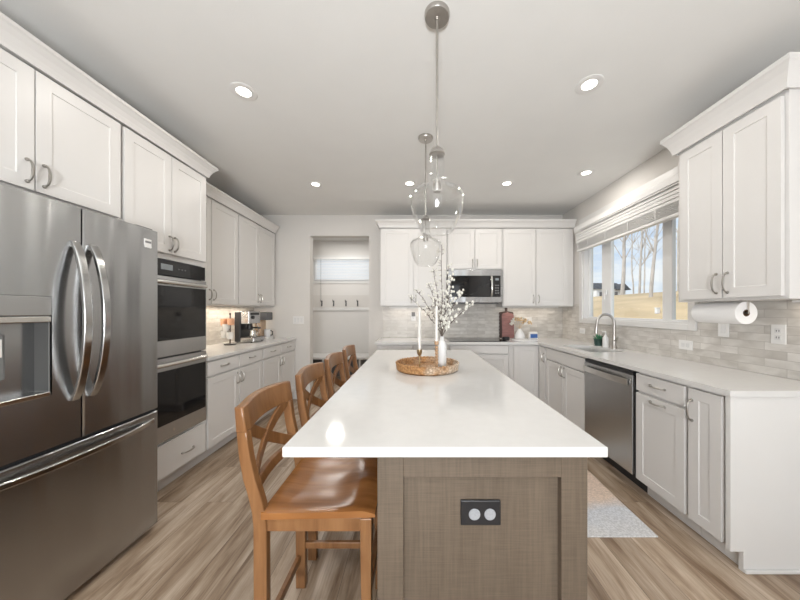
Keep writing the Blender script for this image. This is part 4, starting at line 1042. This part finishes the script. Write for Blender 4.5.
def candlestick(x, y, kind):
    if kind == 'brass':
        r = thing('candlestick', 'brass candlestick at the tray edge', 'candlestick', (x, y, TB))
        MB().lathe([(0.0005, 0), (0.035, 0), (0.036, 0.004), (0.02, 0.010), (0.006, 0.018), (0.005, 0.085), (0.009, 0.09), (0.013, 0.096), (0.0165, 0.105), (0.017, 0.128), (0.012, 0.13), (0.012, 0.115), (0.0005, 0.113)], (0, 0, 0), 24).build('stem', M['brass'], r, smooth=True)
        zc = 0.1135; h_ = 0.30
    else:
        r = thing('candlestick', 'tall turned wood candlestick in front of the bottle vase', 'candlestick', (x, y, TB))
        m = MB(); m.lathe([(0.0005, 0), (0.026, 0), (0.026, 0.008), (0.010, 0.014), (0.0105, 0.022)], (0, 0, 0), 24)
        for k in range(7): m.ball((0, 0, 0.030+k*0.020), 0.0115, 14, 8)
        m.lathe([(0.009, 0.165), (0.014, 0.170), (0.014, 0.19), (0.010, 0.19), (0.010, 0.18), (0.0005, 0.179)], (0, 0, 0), 20)
        m.build('stem', M['bead'], r, smooth=True); zc = 0.1795; h_ = 0.24
    cd = MB().lathe([(0.0005, 0), (0.0105, 0), (0.0085, h_-0.01), (0.004, h_), (0.0005, h_+0.001)], (0, 0, 0), 18).tube([(0, 0, h_), (0.001, 0, h_+0.012)], 0.0012, 6).build('taper_candle', M['wax'], loc=(x, y, TB+zc), smooth=True)
    tag(cd, 'white taper candle in the brass candlestick' if kind == 'brass' else 'white taper candle in the turned wood candlestick', 'candle')
candlestick(0.030, 1.93, 'brass')
candlestick(0.140, 1.885, 'wood')
# branches: tips given as (dx, dy, dz) over the vase mouth
MOUTH = Vector((0.180, 1.945, TB+0.20))
tips = [(0.0, 0.05, 0.64), (-0.05, 0.10, 0.48), (-0.17, 0.03, 0.33), (-0.21, -0.07, 0.27), (0.055, 0.04, 0.50), (0.075, -0.03, 0.42), (0.15, 0.04, 0.33), (0.19, -0.04, 0.23), (-0.09, -0.09, 0.36), (0.06, 0.09, 0.30)]
rnd = random.Random(3)
for bi, tp_ in enumerate(tips):
    tp_ = Vector(tp_); br_o = thing('flowering_branch', 'thin branch of white blossoms standing in the bottle vase', 'branch', tuple(MOUTH), 0, 'flowering branches in the bottle vase')
    m = MB(); b = MB(); n = 10; pts = []
    st0 = Vector((rnd.uniform(-.004, .004), rnd.uniform(-.004, .004), -0.17))
    for i in range(n+1):
        t = i/n
        lat = Vector((tp_.x, tp_.y, 0))*(t**1.5)
        pts.append(Vector((lat.x, lat.y, tp_.z*t)) + Vector((rnd.uniform(-1, 1), rnd.uniform(-1, 1), 0))*0.005*(1 if i > 1 else 0))
    pts = [st0] + pts
    m.tube(pts, [0.003] + [0.003*(1-0.6*i/n) for i in range(n+1)], 5)
    fat = bi in (4, 5, 6, 7)
    for i in range(3, n+2):
        for k in range(3 if fat else 4):
            p = pts[min(i, n)] .lerp(pts[min(i+1, n+1)] if i < n else pts[n+1], rnd.random())
            d = Vector((rnd.uniform(-1, 1), rnd.uniform(-1, 1), rnd.uniform(-0.2, 0.9))).normalized()
            ln = rnd.uniform(0.010, 0.035); q = p + d*ln
            m.tube([p, q], [0.0014, 0.0009], 4)
            b.ball(q, rnd.uniform(0.0065, 0.0105) if fat else rnd.uniform(0.004, 0.0065), 7, 5, 1.2)
    if bi in (2, 6, 8, 9):
        for i in (4, 6, 7):
            p = pts[i]; d = Vector((rnd.uniform(-1, 1), rnd.uniform(-.6, .6), rnd.uniform(0.4, 1.2))).normalized(); L = rnd.uniform(0.07, 0.13)
            m.tube([p, p+d*L*0.5+Vector((0, 0, 0.004)), p+d*L], [0.002, 0.0015, 0.001], 5)
            for k in range(5): b.ball(p+d*L*(0.3+0.15*k)+Vector((rnd.uniform(-1, 1), rnd.uniform(-1, 1), rnd.uniform(-1, 1)))*0.007, rnd.uniform(0.004, 0.008), 7, 5)
    m.build('twig', M['twig'], br_o, smooth=True)
    b.build('blossoms', M['bloom'], br_o, smooth=True)

# ------------------------------------------------------------------ coffee corner
em = thing('espresso_machine', 'black and steel espresso machine on the countertop', 'coffee machine', (-2.20, 3.76, CT1), R90)
MB().box(-0.14, 0.14, -0.02, 0.055, 0.01, 0.385).build('body', M['black'], em, bevel=0.008)
MB().box(-0.135, 0.135, -0.125, -0.02, 0.235, 0.395).build('brew_head', M['steel2'], em, bevel=0.008)
MB().box(-0.14, 0.14, -0.185, -0.02, 0.01, 0.062).build('drip_tray', M['steel2'], em, bevel=0.006)
MB().box(-0.12, 0.12, -0.175, -0.03, 0.062, 0.066).build('drip_grate', M['black'], em)
MB().lathe([(0.032, 0.16), (0.036, 0.165), (0.036, 0.20), (0.028, 0.205), (0.028, 0.235)], (-0.03, -0.075, 0), 20).tube([(-0.03, -0.105, 0.185), (-0.03, -0.21, 0.18)], [0.009, 0.013], 10).build('portafilter', M['black'], em, smooth=True)
MB().tube([(0.10, -0.08, 0.24), (0.105, -0.11, 0.19), (0.105, -0.12, 0.10)], 0.005, 8).build('steam_wand', M['chrome'], em, smooth=True)
MB().lathe([(0.022, -0.012), (0.022, 0.0)], (-0.05, -0.126, 0.315), 18, axis='Y').build('dial', M['black'], em)
MB().box(-0.10, 0.10, -0.1275, -0.1262, 0.345, 0.375).build('button_strip', M['black'], em)
for bx_ in (-0.12, 0.12):
    MB().lathe([(0.012, 0), (0.012, 0.0105)], (bx_, 0.03, 0), 10).lathe([(0.012, 0), (0.012, 0.0105)], (bx_, -0.15, 0), 10).build('foot', M['black'], em)
tag(MB().lathe([(0.0005, 0.0), (0.038, 0.0), (0.042, 0.01), (0.040, 0.05), (0.034, 0.075), (0.036, 0.085), (0.032, 0.085), (0.030, 0.072), (0.036, 0.05), (0.036, 0.01), (0.0005, 0.006)], (0, 0, 0), 24).tube([(0.036, 0, 0.07), (0.062, 0, 0.06), (0.060, 0, 0.025), (0.040, 0, 0.02)], 0.004, 8).build('milk_jug', M['chrome'], loc=(-2.065, 3.69, CT1+0.0665), smooth=True), 'small steel milk jug on the espresso machine tray', 'jug')

gr = thing('coffee_grinder', 'white and beige coffee grinder with black top beside the espresso machine', 'coffee grinder', (-2.13, 4.08, CT1), R90)
MB().box(-0.085, 0.085, -0.10, 0.10, 0.0, 0.035).build('base', M['whiteplastic'], gr, bevel=0.006)
MB().box(-0.07, 0.07, 0.0, 0.09, 0.035, 0.27).build('column', M['beige'], gr, bevel=0.008)
MB().box(-0.08, 0.08, -0.09, 0.095, 0.27, 0.38).build('top', M['greysteel'], gr, bevel=0.008)
MB().lathe([(0.0005, 0.036), (0.040, 0.036), (0.044, 0.045), (0.044, 0.14), (0.0005, 0.142)], (0, -0.055, 0), 22).build('cup', M['white'], gr, smooth=True)
MB().tube([(0.0, -0.098, 0.12), (0.0, -0.128, 0.11), (0.0, -0.126, 0.065), (0.0, -0.098, 0.055)], 0.008, 8).build('cup_handle', M['black'], gr, smooth=True)

mt = thing('mug_tree', 'small dark stand of mugs beside the espresso machine', 'mug stand', (-2.18, 3.42, CT1))
MB().lathe([(0.0005, 0), (0.065, 0), (0.065, 0.010), (0.012, 0.014), (0.0005, 0.014)], (0, 0, 0), 28).build('base', M['black'], mt, smooth=True)
MB().tube([(0, 0, 0.01), (0, 0, 0.355)], 0.007, 10).ball((0, 0, 0.362), 0.012).build('post', M['darkboard'], mt, smooth=True)
mugs = [(0, 0.11, -60, 'white', 'white mug on the lowest peg of the mug stand facing the espresso machine'), (0, 0.12, -170, 'white', 'white mug low on the mug stand facing the oven'),
        (0, 0.205, -100, 'white', 'white mug at middle height on the mug stand'), (0, 0.27, -50, 'peach', 'peach mug high on the mug stand facing the espresso machine'), (0, 0.265, -150, 'peach', 'peach mug high on the mug stand facing the oven')]
pegs = MB()
for _, mz, ang, mc, lb in mugs:
    a = math.radians(ang); d = Vector((math.cos(a), math.sin(a), 0))
    pegs.tube([Vector((0, 0, mz+0.02)), d*0.035 + Vector((0, 0, mz+0.035))], 0.004, 6)
    mgo = MB().lathe([(0.0005, -0.038), (0.028, -0.038), (0.034, -0.030), (0.036, 0.040), (0.033, 0.040), (0.031, -0.026), (0.0005, -0.032)], (0, 0, 0), 20).tube([(-0.033, 0, 0.025), (-0.052, 0, 0.018), (-0.052, 0, -0.014), (-0.032, 0, -0.02)], 0.0045, 8).build('mug', M[mc], loc=(-2.18+d.x*0.062, 3.42+d.y*0.062, CT1+mz), smooth=True, rotz=a)
    tag(mgo, lb, 'mug', 'mugs on the mug stand')
pegs.build('peg', M['darkboard'], mt, smooth=True)

# ------------------------------------------------------------------ items by the cooktop
def board_outline(w, h, scal=False, hw_=0.018, hh=0.09):
    p = []
    if scal:
        nn = 8
        p.append((-w/2, 0))
        for k in range(nn):
            z = h*k/nn; p += [(-w/2-0.008, z+h/nn*0.5), (-w/2, z+h/nn)]
        left = p
    else:
        left = [(-w/2+0.015, 0), (-w/2, 0.015), (-w/2, h-0.02), (-w/2+0.02, h)]
    left = left + [(-hw_, h+0.012), (-hw_, h+hh-0.01), (-hw_*0.5, h+hh)]
    return left + [(-x, z) for x, z in reversed(left)]
dbd = thing('cutting_board', 'dark scalloped board leaning behind the mauve board', 'cutting board', (1.352, 4.285, CT1+0.001))
MB().prism(board_outline(0.20, 0.38, True), 'Y', -0.006, 0.006).build('board', M['darkboard'], dbd, bevel=0.002)
dbd.rotation_euler = (math.radians(-2.2), 0, 0)
pbd = thing('cutting_board', 'mauve cutting board leaning against the tiles by the cooktop', 'cutting board', (1.365, 4.248, CT1+0.001))
MB().prism(board_outline(0.175, 0.36, False, 0.012, 0.02), 'Y', -0.006, 0.006).build('board', M['pinkboard'], pbd, bevel=0.002)
pbd.rotation_euler = (math.radians(-4.5), 0, 0)
tag(MB().lathe([(0.0005, 0), (0.05, 0), (0.068, 0.012), (0.070, 0.04), (0.055, 0.085), (0.028, 0.125), (0.018, 0.145), (0.015, 0.145), (0.022, 0.12), (0.0005, 0.10)], (0, 0, 0), 28).build('teardrop_vase', M['white'], loc=(1.49, 4.13, CT1), smooth=True), 'white teardrop vase of dried flowers beside the cutting boards', 'vase')
rnd = random.Random(11)
for k in range(8):
    a = -1.2 + 2.4*k/7; L = 0.12 + 0.05*rnd.random()
    d = Vector((math.sin(a)*0.75, rnd.uniform(-0.4, 0.3), math.cos(a)*0.8+0.25)).normalized()
    f_ = thing('dried_flower', 'tan dried flower stem in the teardrop vase', 'flower', (1.49, 4.13, CT1+0.132), 0, 'dried flowers in the teardrop vase')
    MB().tube([(0, 0, -0.02), (0, 0, 0.01), tuple(d*L)], 0.0018, 5).build('stem', M['dryflower'], f_)
    m = MB()
    for q in range(9):
        m.ball(d*L + Vector((rnd.uniform(-1, 1), rnd.uniform(-1, 1), rnd.uniform(-1, 1)))*0.022, 0.013, 6, 4)
    m.build('flower_head', M['bloom'] if k in (0, 1, 4) else M['dryflower'], f_, smooth=True)
bw = thing('detergent_box', 'small white box with blue front near the counter corner', 'box', (1.68, 4.14, CT1))
MB().box(-0.06, 0.06, -0.03, 0.03, 0, 0.095).build('carton', M['whiteplastic'], bw, bevel=0.006)
MB().box(-0.045, 0.055, -0.0315, -0.0302, 0.015, 0.07).build('label_panel', M['blue'], bw)
tag(MB().lathe([(0.0005, 0), (0.045, 0), (0.052, 0.02), (0.050, 0.045), (0.044, 0.045), (0.044, 0.02), (0.0005, 0.012)], (0, 0, 0), 22).build('spoon_rest', M['black'], loc=(1.23, 3.93, CT1+0.0005), smooth=True), 'small black dish beside the cooktop', 'dish')
tag(MB().lathe([(0.0005, 0), (0.16, 0), (0.165, 0.006), (0.16, 0.012), (0.0005, 0.012)], (0, 0, 0), 36).build('round_tray', M['white'], loc=(1.47, 3.90, CT1), smooth=True), 'flat white round tray on the counter before the cutting boards', 'tray')

# by the sink
sp = thing('soap_bottle', 'clear white pump soap bottle beside the faucet', 'soap dispenser', (2.09, 3.18, CT1))
MB().lathe([(0.0005, 0), (0.028, 0), (0.030, 0.01), (0.030, 0.10), (0.012, 0.125), (0.012, 0.135), (0.0005, 0.135)], (0, 0, 0), 22).build('bottle', M['white'], sp, smooth=True)
MB().tube([(0, 0, 0.135), (0, 0, 0.17), (-0.035, 0, 0.168)], 0.006, 8).build('pump', M['whiteplastic'], sp, smooth=True)
pp = thing('potted_plant', 'small green plant in a dark pot beside the sink', 'plant', (2.11, 3.34, CT1))
MB().lathe([(0.0005, 0), (0.038, 0), (0.045, 0.07), (0.048, 0.075), (0.042, 0.075), (0.0005, 0.06)], (0, 0, 0), 22).build('pot', M['teal'], pp, smooth=True)
m = MB(); rnd = random.Random(5)
for k in range(34):
    a = rnd.uniform(0, 2*PI); e_ = rnd.uniform(0.1, 1.3); L = rnd.uniform(0.05, 0.085)
    d = Vector((math.cos(a)*math.cos(e_), math.sin(a)*math.cos(e_), math.sin(e_)))
    m.tube([(0, 0, 0.06), Vector((0, 0, 0.06))+d*L*0.6, Vector((0, 0, 0.06))+d*L], [0.003, 0.010, 0.002], 6, flat=0.4)
m.build('leaves', M['green'], pp, smooth=True)

# paper towel under the wall cabinet
pth = thing('paper_towel_holder', 'thin metal holder for the paper towels, under the wall cabinet', 'holder', (2.0, 1.89, 1.371))
MB().tube([(0, -0.152, 0), (0, -0.152, -0.073), (0, 0.152, -0.073), (0, 0.152, 0)], 0.004, 8).build('rod', M['nickel'], pth, smooth=True)
rl = thing('paper_towel_roll', 'white paper towel roll hanging under the wall cabinet', 'paper towel', (2.0, 1.89, 1.298))
MB().lathe([(0.021, -0.14), (0.067, -0.14), (0.069, -0.138), (0.069, 0.138), (0.067, 0.14), (0.021, 0.14)], (0, 0, 0), 40, closed=True, axis='Y').build('paper', M['paper'], rl, smooth=True)
MB().lathe([(0.018, -0.1405), (0.0208, -0.1405), (0.0208, 0.1405), (0.018, 0.1405)], (0, 0, 0), 28, closed=True, axis='Y').build('cardboard_core', M['card'], rl, smooth=True)

# outlets and switches
def plate(name, label, cat, loc, rot, w, h, kind):
    r = thing(name, label, cat, loc, rot)
    MB().box(-w/2, w/2, -0.006, -0.0003, -h/2, h/2).build('plate', M['whiteplastic'], r, bevel=0.002)
    if kind == 'outlet_v':
        for s in (-1, 1):
            MB().box(-0.016, 0.016, -0.008, -0.006, s*0.020-0.014, s*0.020+0.014).build('socket', M['white'], r, bevel=0.001)
            MB().box(-0.008, -0.005, -0.0088, -0.008, s*0.020-0.005, s*0.020+0.006).box(0.005, 0.008, -0.0088, -0.008, s*0.020-0.005, s*0.020+0.006).build('slot', M['dark'], r)
    elif kind == 'outlet_h':
        for s in (-1, 1):
            MB().box(s*0.020-0.014, s*0.020+0.014, -0.008, -0.006, -0.016, 0.016).build('socket', M['white'], r, bevel=0.001)
    else:
        n = kind
        for k in range(n):
            cx_ = (k-(n-1)/2)*0.046
            MB().box(cx_-0.016, cx_+0.016, -0.009, -0.006, -0.033, 0.033).build('rocker', M['white'], r, bevel=0.002)
    return r
plate('light_switch', 'wide white switch plate on the wall beside the doorway', 'switch', (-1.735, YB, 1.175), 0, 0.165, 0.116, 3)
XT = XR-0.008
def wy(px, X=XT): return 290*X/(px-415)
plate('power_outlet', 'white outlet on the tiles behind the faucet', 'outlet', (XT, wy(582.5), 1.05), -R90, 0.116, 0.072, 'outlet_h')
plate('power_outlet', 'sideways white outlet on the tiles below the window corner', 'outlet', (XT, wy(686), 1.035), -R90, 0.118, 0.074, 'outlet_h')
plate('light_switch', 'white switch plate on the tiles under the paper towel roll', 'switch', (XT, wy(724), 1.185), -R90, 0.072, 0.116, 1)
plate('power_outlet', 'upright white outlet on the tiles at the open counter end', 'outlet', (XT, wy(779), 1.17), -R90, 0.074, 0.118, 'outlet_v')
YT = YB-0.008
p_ = plate('power_outlet', 'white outlet on the tiles beside the doorway cabinet, with a plug', 'outlet', (-0.025, YT, 1.225), 0, 0.074, 0.118, 'outlet_v')
tag(MB().box(-0.026, 0.026, -0.05, -0.0095, -0.03, 0.03).build('plug_adapter', M['greysteel'], loc=(-0.025, YT, 1.262), bevel=0.004), 'dark plug adapter in the outlet beside the candle', 'plug')
plate('power_outlet', 'white outlet on the tiles above the blue-fronted box', 'outlet', (1.675, YT, 1.16), 0, 0.116, 0.118, 'outlet_v')
